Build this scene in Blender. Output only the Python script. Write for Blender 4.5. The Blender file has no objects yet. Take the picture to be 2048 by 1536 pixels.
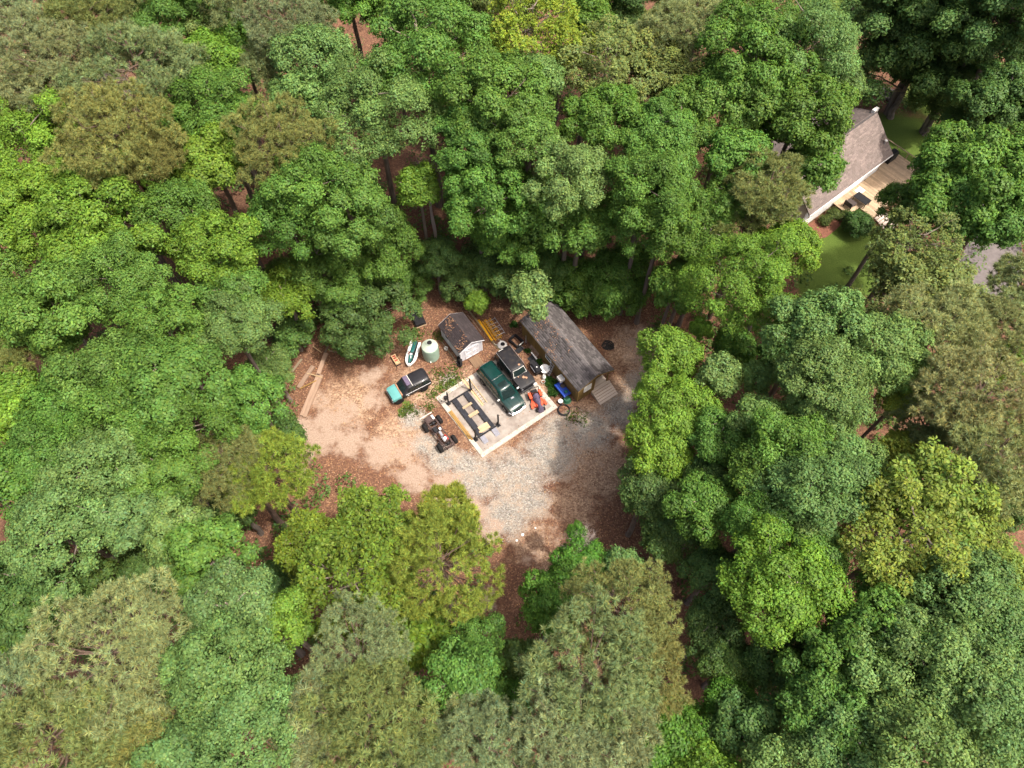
import bpy, math, random
import numpy as np
from mathutils import Vector, Matrix

# ------------------------------------------------------------------ camera, sky, sun, exposure
SC = bpy.context.scene
COL = SC.collection
R = math.radians

cam = bpy.data.cameras.new('camera')
cam.sensor_width = 36.0
cam.lens = 36.0 * 1500.0 / 2048.0
cam.clip_start = 0.5
cam.clip_end = 2000.0
cam_ob = bpy.data.objects.new('camera', cam)
COL.objects.link(cam_ob)
cam_ob.location = (0, 0, 62)
cam_ob.rotation_euler = (R(29), 0, 0)
SC.camera = cam_ob

SUN_AZ, SUN_EL = -25.0, 65.0          # azimuth from +X towards +Y, elevation
world = bpy.data.worlds.new('World')
SC.world = world
world.use_nodes = True
wn = world.node_tree
wn.nodes.clear()
sky = wn.nodes.new('ShaderNodeTexSky')
sky.sky_type = 'NISHITA'
sky.sun_disc = False
sky.sun_elevation = R(SUN_EL)
sky.sun_rotation = R(90 - SUN_AZ)
sky.air_density = 1.0
sky.dust_density = 9.0
sky.ozone_density = 1.0
bg = wn.nodes.new('ShaderNodeBackground')
bg.inputs['Strength'].default_value = 0.15
wo = wn.nodes.new('ShaderNodeOutputWorld')
wn.links.new(sky.outputs[0], bg.inputs[0])
wn.links.new(bg.outputs[0], wo.inputs[0])

sun = bpy.data.lights.new('sun', 'SUN')
sun.energy = 2.9
sun.angle = R(2.5)
sun.color = (1.0, 0.95, 0.87)
sun_ob = bpy.data.objects.new('sun', sun)
COL.objects.link(sun_ob)
sv = Vector((math.cos(R(SUN_EL)) * math.cos(R(SUN_AZ)), math.cos(R(SUN_EL)) * math.sin(R(SUN_AZ)), math.sin(R(SUN_EL))))
sun_ob.rotation_euler = sv.to_track_quat('Z', 'Y').to_euler()
sun_ob.location = (30, 20, 60)

SC.view_settings.view_transform = 'Standard'
SC.view_settings.look = 'None'
SC.view_settings.exposure = 0.85
SC.view_settings.gamma = 1.0
SC.view_settings.use_curve_mapping = False
SC.cycles.max_bounces = 4
SC.cycles.transparent_max_bounces = 4
SC.cycles.use_denoising = True

# ------------------------------------------------------------------ helpers
rng = random.Random(7)

def tag(o, label=None, cat=None, group=None, kind=None):
    if label: o['label'] = label
    if cat: o['category'] = cat
    if group: o['group'] = group
    if kind: o['kind'] = kind
    return o

def thing(name, label, cat, loc=(0, 0, 0), rz=0.0, group=None):
    o = bpy.data.objects.new(name, None)
    o.empty_display_size = 0.2
    COL.objects.link(o)
    o.location = loc
    o.rotation_euler = (0, 0, R(rz))
    return tag(o, label, cat, group)

def link(name, me, parent=None, loc=(0, 0, 0), rot=(0, 0, 0), scale=(1, 1, 1)):
    o = bpy.data.objects.new(name, me)
    COL.objects.link(o)
    o.parent = parent
    o.location = loc
    o.rotation_euler = rot
    o.scale = scale
    return o

def rotm(rx=0, ry=0, rz=0):
    return Matrix.Rotation(R(rz), 3, 'Z') @ Matrix.Rotation(R(ry), 3, 'Y') @ Matrix.Rotation(R(rx), 3, 'X')

class MB:
    """collects simple shapes for one mesh"""
    def __init__(s):
        s.v = []; s.f = []
    def add(s, vs, fs):
        k = len(s.v)
        s.v += [tuple(v) for v in vs]
        s.f += [tuple(i + k for i in f) for f in fs]
        return s
    def box(s, c, d, rx=0, ry=0, rz=0, ch=0.0):
        m = rotm(rx, ry, rz); c = Vector(c)
        hx, hy, hz = d[0] / 2, d[1] / 2, d[2] / 2
        if ch <= 0:
            vs = [c + m @ Vector((x * hx, y * hy, z * hz)) for z in (-1, 1) for x, y in ((-1, -1), (1, -1), (1, 1), (-1, 1))]
            return s.add(vs, [(3, 2, 1, 0), (4, 5, 6, 7), (0, 1, 5, 4), (1, 2, 6, 5), (2, 3, 7, 6), (3, 0, 4, 7)])
        q = ch
        ring = lambda ix, iy, z: [(-hx + ix, -hy + iy + q, z), (-hx + ix + q, -hy + iy, z), (hx - ix - q, -hy + iy, z), (hx - ix, -hy + iy + q, z),
                                  (hx - ix, hy - iy - q, z), (hx - ix - q, hy - iy, z), (-hx + ix + q, hy - iy, z), (-hx + ix, hy - iy - q, z)]
        rs = [ring(q, q, -hz), ring(0, 0, -hz + q), ring(0, 0, hz - q), ring(q, q, hz)]
        vs = [c + m @ Vector(p) for r in rs for p in r]
        fs = [tuple(range(7, -1, -1)), tuple(range(24, 32))]
        for k in range(3):
            for i in range(8):
                j = (i + 1) % 8
                fs.append((k * 8 + i, k * 8 + j, k * 8 + 8 + j, k * 8 + 8 + i))
        return s.add(vs, fs)
    def loft(s, rings, closed=True, caps=True):
        n = len(rings[0]); vs = [p for r in rings for p in r]; fs = []
        for k in range(len(rings) - 1):
            for i in range(n if closed else n - 1):
                j = (i + 1) % n
                fs.append((k * n + i, k * n + j, (k + 1) * n + j, (k + 1) * n + i))
        if caps:
            fs.append(tuple(range(n - 1, -1, -1)))
            fs.append(tuple(range((len(rings) - 1) * n, len(rings) * n)))
        return s.add(vs, fs)
    def tube(s, pts, rad, n=8):
        pts = [Vector(p) for p in pts]
        rad = rad if isinstance(rad, (list, tuple)) else [rad] * len(pts)
        rings = []; ref = None
        for i, p in enumerate(pts):
            d = (pts[min(i + 1, len(pts) - 1)] - pts[max(i - 1, 0)]).normalized()
            if ref is None:
                ref = Vector((0, 0, 1)) if abs(d.z) < 0.9 else Vector((1, 0, 0))
            a = (ref - d * ref.dot(d)).normalized(); b = d.cross(a); ref = a
            rings.append([p + (a * math.cos(t) + b * math.sin(t)) * rad[i] for t in [2 * math.pi * k / n for k in range(n)]])
        return s.loft(rings)
    def cyl(s, p0, p1, r, n=12):
        return s.tube([p0, p1], r, n)
    def lathe(s, prof, c=(0, 0, 0), n=24, m=None):
        c = Vector(c); m = m or Matrix.Identity(3)
        rings = [[c + m @ Vector((r * math.cos(2 * math.pi * k / n), r * math.sin(2 * math.pi * k / n), z)) for k in range(n)] for r, z in prof]
        return s.loft(rings)
    def torus(s, c, Rm, rm, m=None, n=20, k=8, flat=1.0):
        c = Vector(c); m = m or Matrix.Identity(3); vs = []; fs = []
        for i in range(n):
            a = 2 * math.pi * i / n
            for j in range(k):
                b = 2 * math.pi * j / k
                rr = Rm + rm * math.cos(b)
                vs.append(c + m @ Vector((rr * math.cos(a), rr * math.sin(a), rm * math.sin(b) * flat)))
        for i in range(n):
            for j in range(k):
                fs.append((i * k + j, ((i + 1) % n) * k + j, ((i + 1) % n) * k + (j + 1) % k, i * k + (j + 1) % k))
        return s.add(vs, fs)
    def poly(s, pts, th):
        """flat outline in xy, extruded from z to z-th"""
        n = len(pts)
        vs = [Vector(p) for p in pts] + [Vector((p[0], p[1], p[2] - th)) for p in pts]
        fs = [tuple(range(n)), tuple(range(2 * n - 1, n - 1, -1))] + [(i, i + n, (i + 1) % n + n, (i + 1) % n) for i in range(n)]
        return s.add(vs, fs)
    def sheet(s, q, th=0.012):
        """thin slab from 4 corner points, thickened along its normal"""
        q = [Vector(p) for p in q]
        nrm = (q[1] - q[0]).cross(q[3] - q[0]).normalized() * th
        vs = [p + nrm for p in q] + [p - nrm for p in q]
        return s.add(vs, [(0, 1, 2, 3), (7, 6, 5, 4), (0, 4, 5, 1), (1, 5, 6, 2), (2, 6, 7, 3), (3, 7, 4, 0)])
    def mesh(s, name, mat, smooth=False):
        me = bpy.data.meshes.new(name)
        me.from_pydata([tuple(v) for v in s.v], [], s.f)
        me.materials.append(mat)
        if smooth:
            me.polygons.foreach_set('use_smooth', [True] * len(me.polygons))
            me.set_sharp_from_angle(angle=R(38))
        me.update()
        return me
    def build(s, name, mat, parent=None, smooth=False, **k):
        return link(name, s.mesh(name, mat, smooth), parent, **k)

def np_mesh(name, verts, faces, mat, tint=None):
    """fast mesh from numpy arrays; tint is one colour factor (x3) per vertex"""
    me = bpy.data.meshes.new(name)
    nv, (nf, k) = len(verts), faces.shape
    me.vertices.add(nv); me.vertices.foreach_set('co', verts.astype(np.float32).ravel())
    me.loops.add(nf * k); me.loops.foreach_set('vertex_index', faces.astype(np.int32).ravel())
    me.polygons.add(nf); me.polygons.foreach_set('loop_start', np.arange(nf, dtype=np.int32) * k)
    if tint is not None:
        a = me.attributes.new('tint', 'FLOAT_COLOR', 'POINT')
        c = np.ones((nv, 4), np.float32); c[:, :3] = tint
        a.data.foreach_set('color', c.ravel())
    me.materials.append(mat)
    me.update(calc_edges=True)
    return me

# ------------------------------------------------------------------ materials
def new_mat(name):
    m = bpy.data.materials.new(name); m.use_nodes = True
    nt = m.node_tree
    return m, nt, nt.nodes['Principled BSDF']

def surf(name, col, rough=0.7, var=0.18, scale=4.0, metal=0.0, bump=0.0, coat=0.0, col2=None, tint=False, spec=0.5, patch=None, patch_scale=1.0, patch_lo=0.5, patch_hi=0.62):
    """plain procedural surface: noise-varied colour, optional second colour in patches, fine bump"""
    m, nt, b = new_mat(name)
    N, Lk = nt.nodes, nt.links
    tc = N.new('ShaderNodeTexCoord')
    no = N.new('ShaderNodeTexNoise'); no.inputs['Scale'].default_value = scale; no.inputs['Detail'].default_value = 6; no.inputs['Roughness'].default_value = 0.65
    Lk.new(tc.outputs['Object'], no.inputs['Vector'])
    mx = N.new('ShaderNodeMix'); mx.data_type = 'RGBA'
    c2 = col2 or tuple(c * (1 - 2 * var) for c in col)
    c1 = col if col2 else tuple(min(1, c * (1 + var)) for c in col)
    mx.inputs[6].default_value = (*c1, 1); mx.inputs[7].default_value = (*c2, 1)
    rp = N.new('ShaderNodeMapRange'); rp.inputs[1].default_value = 0.35; rp.inputs[2].default_value = 0.7
    Lk.new(no.outputs[0], rp.inputs[0]); Lk.new(rp.outputs[0], mx.inputs[0])
    out = mx.outputs[2]
    if patch:
        n2 = N.new('ShaderNodeTexNoise'); n2.inputs['Scale'].default_value = patch_scale; n2.inputs['Detail'].default_value = 8; n2.inputs['Roughness'].default_value = 0.6
        Lk.new(tc.outputs['Object'], n2.inputs['Vector'])
        r2 = N.new('ShaderNodeMapRange'); r2.inputs[1].default_value = patch_lo; r2.inputs[2].default_value = patch_hi
        Lk.new(n2.outputs[0], r2.inputs[0])
        m2 = N.new('ShaderNodeMix'); m2.data_type = 'RGBA'
        Lk.new(r2.outputs[0], m2.inputs[0]); Lk.new(out, m2.inputs[6]); m2.inputs[7].default_value = (*patch, 1)
        out = m2.outputs[2]
    if tint:
        at = N.new('ShaderNodeAttribute'); at.attribute_name = 'tint'
        m3 = N.new('ShaderNodeMix'); m3.data_type = 'RGBA'; m3.blend_type = 'MULTIPLY'; m3.inputs[0].default_value = 1
        Lk.new(out, m3.inputs[6]); Lk.new(at.outputs['Color'], m3.inputs[7]); out = m3.outputs[2]
    Lk.new(out, b.inputs['Base Color'])
    b.inputs['Roughness'].default_value = rough
    b.inputs['Metallic'].default_value = metal
    b.inputs['Coat Weight'].default_value = coat
    b.inputs['Coat Roughness'].default_value = 0.08
    b.inputs['Specular IOR Level'].default_value = spec
    if bump:
        bp = N.new('ShaderNodeBump'); bp.inputs['Strength'].default_value = bump; bp.inputs['Distance'].default_value = 0.02
        n3 = N.new('ShaderNodeTexNoise'); n3.inputs['Scale'].default_value = scale * 8; n3.inputs['Detail'].default_value = 4
        Lk.new(tc.outputs['Object'], n3.inputs['Vector']); Lk.new(n3.outputs[0], bp.inputs['Height']); Lk.new(bp.outputs[0], b.inputs['Normal'])
    return m

def wood(name, c1, c2, axis=0, rough=0.75):
    m, nt, b = new_mat(name)
    N, Lk = nt.nodes, nt.links
    tc = N.new('ShaderNodeTexCoord'); mp = N.new('ShaderNodeMapping')
    sc = [22, 22, 22]; sc[axis] = 1.4
    mp.inputs['Scale'].default_value = sc
    no = N.new('ShaderNodeTexNoise'); no.inputs['Scale'].default_value = 1.0; no.inputs['Detail'].default_value = 5
    oi = N.new('ShaderNodeObjectInfo'); ad = N.new('ShaderNodeVectorMath'); ad.operation = 'ADD'
    sm = N.new('ShaderNodeVectorMath'); sm.operation = 'SCALE'; sm.inputs['Scale'].default_value = 40
    cb = N.new('ShaderNodeCombineXYZ')
    for i in range(3): Lk.new(oi.outputs['Random'], cb.inputs[i])
    Lk.new(cb.outputs[0], sm.inputs[0]); Lk.new(tc.outputs['Object'], ad.inputs[0]); Lk.new(sm.outputs[0], ad.inputs[1])
    Lk.new(ad.outputs[0], mp.inputs[0]); Lk.new(mp.outputs[0], no.inputs['Vector'])
    rp = N.new('ShaderNodeMapRange'); rp.inputs[1].default_value = 0.3; rp.inputs[2].default_value = 0.7
    Lk.new(no.outputs[0], rp.inputs[0])
    mx = N.new('ShaderNodeMix'); mx.data_type = 'RGBA'; mx.inputs[6].default_value = (*c1, 1); mx.inputs[7].default_value = (*c2, 1)
    Lk.new(rp.outputs[0], mx.inputs[0])
    hv = N.new('ShaderNodeHueSaturation')
    r2 = N.new('ShaderNodeMapRange'); r2.inputs[3].default_value = 0.78; r2.inputs[4].default_value = 1.2
    Lk.new(oi.outputs['Random'], r2.inputs[0]); Lk.new(r2.outputs[0], hv.inputs['Value']); Lk.new(mx.outputs[2], hv.inputs['Color'])
    Lk.new(hv.outputs[0], b.inputs['Base Color'])
    b.inputs['Roughness'].default_value = rough
    return m

def foliage(name, rough=0.55, trans=0.28, spec=0.25):
    """leaf material: the tree's own colour (object colour) times a leaf-by-leaf tint"""
    m, nt, b = new_mat(name)
    N, Lk = nt.nodes, nt.links
    oi = N.new('ShaderNodeObjectInfo'); at = N.new('ShaderNodeAttribute'); at.attribute_name = 'tint'
    mx = N.new('ShaderNodeMix'); mx.data_type = 'RGBA'; mx.blend_type = 'MULTIPLY'; mx.inputs[0].default_value = 1
    Lk.new(oi.outputs['Color'], mx.inputs[6]); Lk.new(at.outputs['Color'], mx.inputs[7])
    Lk.new(mx.outputs[2], b.inputs['Base Color'])
    b.inputs['Roughness'].default_value = rough; b.inputs['Specular IOR Level'].default_value = spec
    tr = N.new('ShaderNodeBsdfTranslucent')
    hv = N.new('ShaderNodeHueSaturation'); hv.inputs['Hue'].default_value = 0.485; hv.inputs['Saturation'].default_value = 1.1; hv.inputs['Value'].default_value = 1.15
    Lk.new(mx.outputs[2], hv.inputs['Color']); Lk.new(hv.outputs[0], tr.inputs['Color'])
    ms = N.new('ShaderNodeMixShader'); ms.inputs[0].default_value = trans
    Lk.new(b.outputs[0], ms.inputs[1]); Lk.new(tr.outputs[0], ms.inputs[2])
    Lk.new(ms.outputs[0], N['Material Output'].inputs['Surface'])
    return m

M = {}
M['leaf'] = foliage('leaf', 0.5, 0.35, 0.18)
M['needle'] = foliage('needle', 0.6, 0.3, 0.12)
M['bark'] = surf('bark', (0.16, 0.125, 0.1), 0.9, 0.3, 6, bump=0.5)
M['pine_bark'] = surf('pine_bark', (0.13, 0.085, 0.06), 0.9, 0.3, 6, bump=0.5)
M['dead_bark'] = surf('dead_bark', (0.36, 0.29, 0.26), 0.9, 0.2, 4)
M['pink_bark'] = surf('pink_bark', (0.27, 0.205, 0.185), 0.9, 0.2, 4)
M['twig'] = surf('twig', (0.24, 0.19, 0.15), 0.9, 0.25, 5)
M['concrete'] = surf('concrete', (0.30, 0.262, 0.228), 0.85, 0.12, 1.3, bump=0.15, patch=(0.15, 0.11, 0.088), patch_scale=0.75, patch_lo=0.44, patch_hi=0.70)
M['concrete_edge'] = surf('concrete_edge', (0.43, 0.39, 0.335), 0.85, 0.1, 2.0, bump=0.1, patch=(0.30, 0.24, 0.19), patch_scale=1.6, patch_lo=0.52, patch_hi=0.75)
M['tyre'] = surf('tyre', (0.016, 0.015, 0.015), 0.9, 0.25, 8, spec=0.2)
M['rim'] = surf('rim', (0.45, 0.44, 0.43), 0.35, 0.1, 8, metal=0.7)
M['dark_rim'] = surf('dark_rim', (0.05, 0.045, 0.045), 0.5, 0.2, 8, metal=0.5)
M['glass'] = surf('glass', (0.012, 0.022, 0.022), 0.06, 0.1, 3, spec=0.8)
M['green_paint'] = surf('green_paint', (0.004, 0.030, 0.026), 0.22, 0.12, 3, metal=0.0, coat=0.35, spec=0.35)
M['black_paint'] = surf('black_paint', (0.018, 0.0175, 0.021), 0.4, 0.15, 2, coat=0.15, spec=0.3)
M['primer'] = surf('primer', (0.014, 0.0135, 0.0165), 0.5, 0.2, 3, patch=(0.03, 0.025, 0.023), patch_scale=2.5, spec=0.3)
M['teal_paint'] = surf('teal_paint', (0.105, 0.31, 0.30), 0.35, 0.06, 2, coat=0.4)
M['rust'] = surf('rust', (0.22, 0.085, 0.04), 0.85, 0.3, 7)
M['rust_steel'] = surf('rust_steel', (0.085, 0.055, 0.05), 0.8, 0.3, 7, metal=0.2)
M['black_steel'] = surf('black_steel', (0.015, 0.0145, 0.017), 0.55, 0.2, 5, spec=0.3)
M['runway'] = surf('runway', (0.022, 0.023, 0.03), 0.65, 0.3, 5, spec=0.3)
M['ramp_steel'] = surf('ramp_steel', (0.13, 0.13, 0.155), 0.5, 0.15, 5, metal=0.3)
M['steel'] = surf('steel', (0.42, 0.42, 0.44), 0.4, 0.12, 5, metal=0.6)
M['chrome'] = surf('chrome', (0.7, 0.7, 0.7), 0.15, 0.05, 5, metal=0.9)
M['white'] = surf('white', (0.78, 0.77, 0.74), 0.5, 0.05, 4)
M['offwhite'] = surf('offwhite', (0.62, 0.6, 0.55), 0.6, 0.1, 5)
M['red'] = surf('red', (0.36, 0.03, 0.025), 0.5, 0.15, 5)
M['orange'] = surf('orange', (0.62, 0.085, 0.03), 0.4, 0.12, 5, coat=0.3)
M['tarp'] = surf('tarp', (0.11, 0.085, 0.14), 0.55, 0.15, 6, bump=0.3)
M['blue'] = surf('blue', (0.01, 0.055, 0.36), 0.5, 0.12, 6)
M['green_tub'] = surf('green_tub', (0.02, 0.10, 0.05), 0.45, 0.12, 6)
M['tank'] = surf('tank', (0.27, 0.38, 0.30), 0.55, 0.06, 2)
M['tank_top'] = surf('tank_top', (0.38, 0.44, 0.36), 0.6, 0.1, 3)
M['teal_dark'] = surf('teal_dark', (0.012, 0.10, 0.095), 0.4, 0.12, 5)
M['yellow'] = surf('yellow', (0.72, 0.36, 0.01), 0.45, 0.12, 6)
M['siding'] = wood('siding', (0.235, 0.145, 0.035), (0.14, 0.085, 0.022), 2)
M['shed_white'] = surf('shed_white', (0.58, 0.58, 0.62), 0.65, 0.06, 3)
M['shed_trim'] = surf('shed_trim', (0.74, 0.74, 0.76), 0.6, 0.05, 3)
M['shingle'] = surf('shingle', (0.108, 0.096, 0.096), 0.9, 0.12, 10, tint=True, bump=0.3)
M['shed_shingle'] = surf('shed_shingle', (0.05, 0.038, 0.041), 0.9, 0.12, 8, tint=True, bump=0.3)
M['house_shingle'] = surf('house_shingle', (0.225, 0.18, 0.162), 0.9, 0.08, 6, tint=True)
M['roof_deck'] = surf('roof_deck', (0.07, 0.06, 0.058), 0.9, 0.1, 6)
M['fresh_wood'] = wood('fresh_wood', (0.50, 0.36, 0.20), (0.38, 0.26, 0.14), 0)
M['fresh_wood_y'] = wood('fresh_wood_y', (0.48, 0.35, 0.21), (0.36, 0.25, 0.15), 1)
M['ochre_wood'] = wood('ochre_wood', (0.36, 0.21, 0.055), (0.26, 0.15, 0.04), 0)
M['step_wood'] = wood('step_wood', (0.62, 0.51, 0.42), (0.5, 0.41, 0.33), 1)
M['old_wood'] = wood('old_wood', (0.34, 0.225, 0.155), (0.22, 0.145, 0.10), 0)
M['grey_wood'] = wood('grey_wood', (0.20, 0.155, 0.10), (0.13, 0.10, 0.065), 0)
M['ramp_wood'] = wood('ramp_wood', (0.22, 0.13, 0.07), (0.16, 0.095, 0.05), 0)
M['deck_wood'] = wood('deck_wood', (0.48, 0.345, 0.22), (0.37, 0.265, 0.165), 0)
M['log'] = wood('log', (0.25, 0.19, 0.10), (0.15, 0.12, 0.065), 0)
M['litter'] = surf('litter', (0.22, 0.118, 0.068), 0.85, 0.2, 3, tint=True)
M['stone'] = surf('stone', (0.36, 0.345, 0.315), 0.9, 0.2, 9, tint=True)
M['weed'] = foliage('weed', 0.6, 0.3, 0.2)
M['asphalt'] = surf('asphalt', (0.13, 0.11, 0.105), 0.9, 0.15, 2, bump=0.3)
M['brown_cushion'] = surf('brown_cushion', (0.055, 0.04, 0.035), 0.7, 0.15, 6)
M['pool_blue'] = surf('pool_blue', (0.01, 0.29, 0.48), 0.4, 0.1, 3)
M['mulch'] = surf('mulch', (0.19, 0.075, 0.045), 0.95, 0.3, 9, bump=0.5)
M['stone_ring'] = surf('stone_ring', (0.17, 0.15, 0.135), 0.9, 0.25, 4, bump=0.4)
M['char'] = surf('char', (0.018, 0.016, 0.015), 0.95, 0.3, 6)

# ------------------------------------------------------------------ ground (one sheet)
SAND = [(-19.22, 29.76, 1.3, 1.0), (-17.25, 28.96, 1.78, 1.0), (-14.7, 28.56, 1.76, 1.0), (-11.88, 27.32, 1.64, 1.0), (-8.58, 24.92, 1.6, 1.0), (-5.86, 23.51, 1.86, 1.0), (-3.41, 21.69, 1.47, 1.0), (-1.66, 20.04, 1.1, 1.0), (-13.26, 35.24, 1.32, 0.9), (-12.89, 32.66, 1.2, 0.9), (-15.46, 31.35, 1.49, 0.85), (-17.2, 30.48, 1.4, 1.0), (-2.41, 14.36, 1.16, 0.9), (1.59, 17.75, 0.9, 0.7), (-18.77, 25.15, 1.26, 0.7), (5.58, 25.15, 1.88, 0.45), (12.7, 38.71, 2.39, 0.75), (13.16, 35.62, 2.04, 0.7), (7.93, 27.57, 2.87, 0.5), (-17.94, 32.66, 1.32, 0.7), (-10.09, 27.57, 2.4, 0.7), (-18.2, 27.57, 1.28, 0.8), (3.24, 20.13, 2.28, 0.45)]
GRAVEL = [(-9.13, 30.78, 1.27, 1.0), (-7.87, 28.06, 1.25, 1.0), (-6.23, 26.83, 1.61, 1.0), (-2.83, 24.92, 2.25, 1.0), (0.27, 24.92, 2.81, 1.0), (3.42, 27.32, 2.66, 1.0), (7.12, 29.46, 2.13, 1.0), (-0.6, 21.46, 2.2, 1.0), (10.02, 31.61, 1.97, 0.9), (1.57, 22.82, 1.85, 0.95), (-5.97, 34.69, 1.0, 0.9), (12.33, 34.26, 2.01, 0.8), (-4.19, 26.11, 1.42, 1.0), (4.39, 29.56, 1.93, 0.9)]
TAN = [(12.17, 38.14, 2.84, 1.0), (12.89, 35.35, 2.28, 1.0), (10.85, 33.45, 2.0, 1.0), (7.4, 26.11, 3.32, 0.9), (5.47, 22.36, 2.31, 0.8), (-10.17, 28.56, 2.9, 0.9), (-8.19, 33.72, 1.99, 0.8), (-9.67, 34.8, 2.01, 0.7), (-3.98, 34.8, 1.5, 0.7), (2.88, 34.26, 1.49, 0.7), (1.53, 19.25, 2.27, 0.7), (3.17, 17.11, 1.8, 0.6), (-15.13, 32.66, 3.01, 0.8), (-12.31, 38.14, 2.07, 0.5), (-17.94, 32.66, 1.52, 0.7), (7.21, 31.09, 1.95, 0.8), (-2.0, 28.56, 2.87, 0.7)]
GRASS = [(35.6, 51.11, 4.06, 1.0), (31.92, 45.91, 2.69, 1.0), (28.02, 41.33, 2.01, 0.9), (45.48, 64.94, 6.34, 0.8), (43.5, 90.22, 4.12, 1.0), (55.03, 62.6, 5.09, 0.7), (36.65, 46.54, 2.4, 0.8), (49.41, 73.21, 3.78, 0.6), (-5.63, 34.53, 0.5, 0.8), (-6.79, 33.99, 0.45, 0.8), (-9.87, 32.24, 0.44, 0.8), (-10.38, 31.51, 0.34, 0.8), (2.73, 38.71, 0.41, 0.7)]

def blob_field(blobs, X, Y):
    out = np.zeros_like(X)
    for x, y, r, w in blobs:
        d = np.sqrt((X - x) ** 2 + (Y - y) ** 2) / r
        out = np.maximum(out, w * np.clip(1.45 - d * 0.9, 0, 1))
    return out

def axis(lo, a, b, hi, step, coarse):
    return np.concatenate([np.linspace(lo, a - coarse, 8) if False else -np.geomspace(-lo + a, coarse, 14) + a, np.arange(a, b, step), np.geomspace(coarse, hi - b, 14) + b])

def make_ground():
    xs = axis(-600, -34, 58, 600, 0.4, 4.0); ys = axis(-500, 2, 100, 700, 0.4, 4.0)
    X, Y = np.meshgrid(xs, ys)
    far = np.clip((np.hypot(X + 3, Y - 31) - 22) / 12, 0, 1)
    far *= np.clip((np.hypot(X - 37, Y - 58) - 17) / 6, 0, 1) * np.clip((np.hypot(X - 44, Y - 47) - 9) / 6, 0, 1)
    Z = far * (0.22 * np.sin(X * 0.31 + 1) * np.cos(Y * 0.27) + 0.10 * np.sin(X * 0.9 + Y * 0.7))
    ny, nx = X.shape
    V = np.stack([X.ravel(), Y.ravel(), Z.ravel()], 1)
    I = np.arange(nx * ny).reshape(ny, nx)
    F = np.stack([I[:-1, :-1].ravel(), I[:-1, 1:].ravel(), I[1:, 1:].ravel(), I[1:, :-1].ravel()], 1)
    m, nt, b = new_mat('forest_ground')
    N, Lk = nt.nodes, nt.links
    tc = N.new('ShaderNodeTexCoord')
    def noise(sc, det=6, ro=0.6):
        n = N.new('ShaderNodeTexNoise'); n.inputs['Scale'].default_value = sc; n.inputs['Detail'].default_value = det; n.inputs['Roughness'].default_value = ro
        Lk.new(tc.outputs['Object'], n.inputs['Vector']); return n.outputs[0]
    def voro(sc):
        n = N.new('ShaderNodeTexVoronoi'); n.inputs['Scale'].default_value = sc
        Lk.new(tc.outputs['Object'], n.inputs['Vector']); return n.outputs['Color']
    def ramp(src, stops):
        r = N.new('ShaderNodeValToRGB'); Lk.new(src, r.inputs[0])
        e = r.color_ramp.elements
        while len(e) < len(stops): e.new(0.5)
        for q, (p, c) in zip(e, stops): q.position = p; q.color = (*c, 1)
        return r.outputs[0]
    def mix(f, a, c):
        x = N.new('ShaderNodeMix'); x.data_type = 'RGBA'
        Lk.new(f, x.inputs[0]); Lk.new(a, x.inputs[6]); Lk.new(c, x.inputs[7]); return x.outputs[2]
    def math_(op, a, c):
        x = N.new('ShaderNodeMath'); x.operation = op
        for i, q in enumerate((a, c)):
            if isinstance(q, (int, float)): x.inputs[i].default_value = q
            else: Lk.new(q, x.inputs[i])
        return x.outputs[0]
    def attr(n):
        a = N.new('ShaderNodeAttribute'); a.attribute_name = n; return a.outputs['Fac']
    def mask(a, nz, lo, hi, amt):
        s = math_('ADD', a, math_('MULTIPLY', math_('SUBTRACT', nz, 0.5), amt))
        r = N.new('ShaderNodeMapRange'); r.interpolation_type = 'SMOOTHSTEP'; r.inputs[1].default_value = lo; r.inputs[2].default_value = hi
        Lk.new(s, r.inputs[0]); return r.outputs[0]
    def sep(c):
        s = N.new('ShaderNodeSeparateColor'); Lk.new(c, s.inputs[0]); return s.outputs[0]
    n_mid, n_fine = noise(0.9, 10, 0.72), noise(9, 6, 0.7)
    leaves = sep(voro(8.5))
    lit_a = ramp(leaves, [(0.0, (0.07, 0.036, 0.025)), (0.35, (0.12, 0.06, 0.038)), (0.75, (0.185, 0.092, 0.052)), (1.0, (0.28, 0.16, 0.09))])
    lit_b = ramp(n_fine, [(0.3, (0.08, 0.041, 0.029)), (0.7, (0.185, 0.098, 0.063))])
    litter = mix(n_mid, lit_a, lit_b)
    gst = sep(voro(10.5))
    gravel = ramp(gst, [(0.0, (0.12, 0.112, 0.10)), (0.4, (0.20, 0.188, 0.168)), (0.8, (0.27, 0.252, 0.22)), (1.0, (0.40, 0.375, 0.33))])
    gravel = mix(mask(n_mid, n_fine, 0.40, 0.70, 0.6), gravel, ramp(n_fine, [(0.2, (0.23, 0.17, 0.12)), (0.8, (0.40, 0.30, 0.22))]))
    sand = ramp(n_fine, [(0.25, (0.19, 0.127, 0.09)), (0.5, (0.31, 0.225, 0.17)), (0.8, (0.44, 0.35, 0.275))])
    tan = ramp(leaves, [(0.0, (0.17, 0.10, 0.065)), (0.5, (0.28, 0.185, 0.125)), (1.0, (0.42, 0.29, 0.19))])
    grass = ramp(n_fine, [(0.2, (0.045, 0.075, 0.014)), (0.5, (0.085, 0.13, 0.024)), (0.8, (0.14, 0.18, 0.045))])
    c = litter
    c = mix(mask(attr('tan'), n_mid, 0.3, 0.85, 1.6), c, tan)
    c = mix(mask(attr('gravel'), n_mid, 0.3, 0.95, 1.9), c, gravel)
    c = mix(mask(attr('sand'), n_mid, 0.35, 1.0, 2.4), c, sand)
    c = mix(mask(attr('grass'), n_mid, 0.35, 0.6, 0.5), c, grass)
    Lk.new(c, b.inputs['Base Color'])
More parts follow.
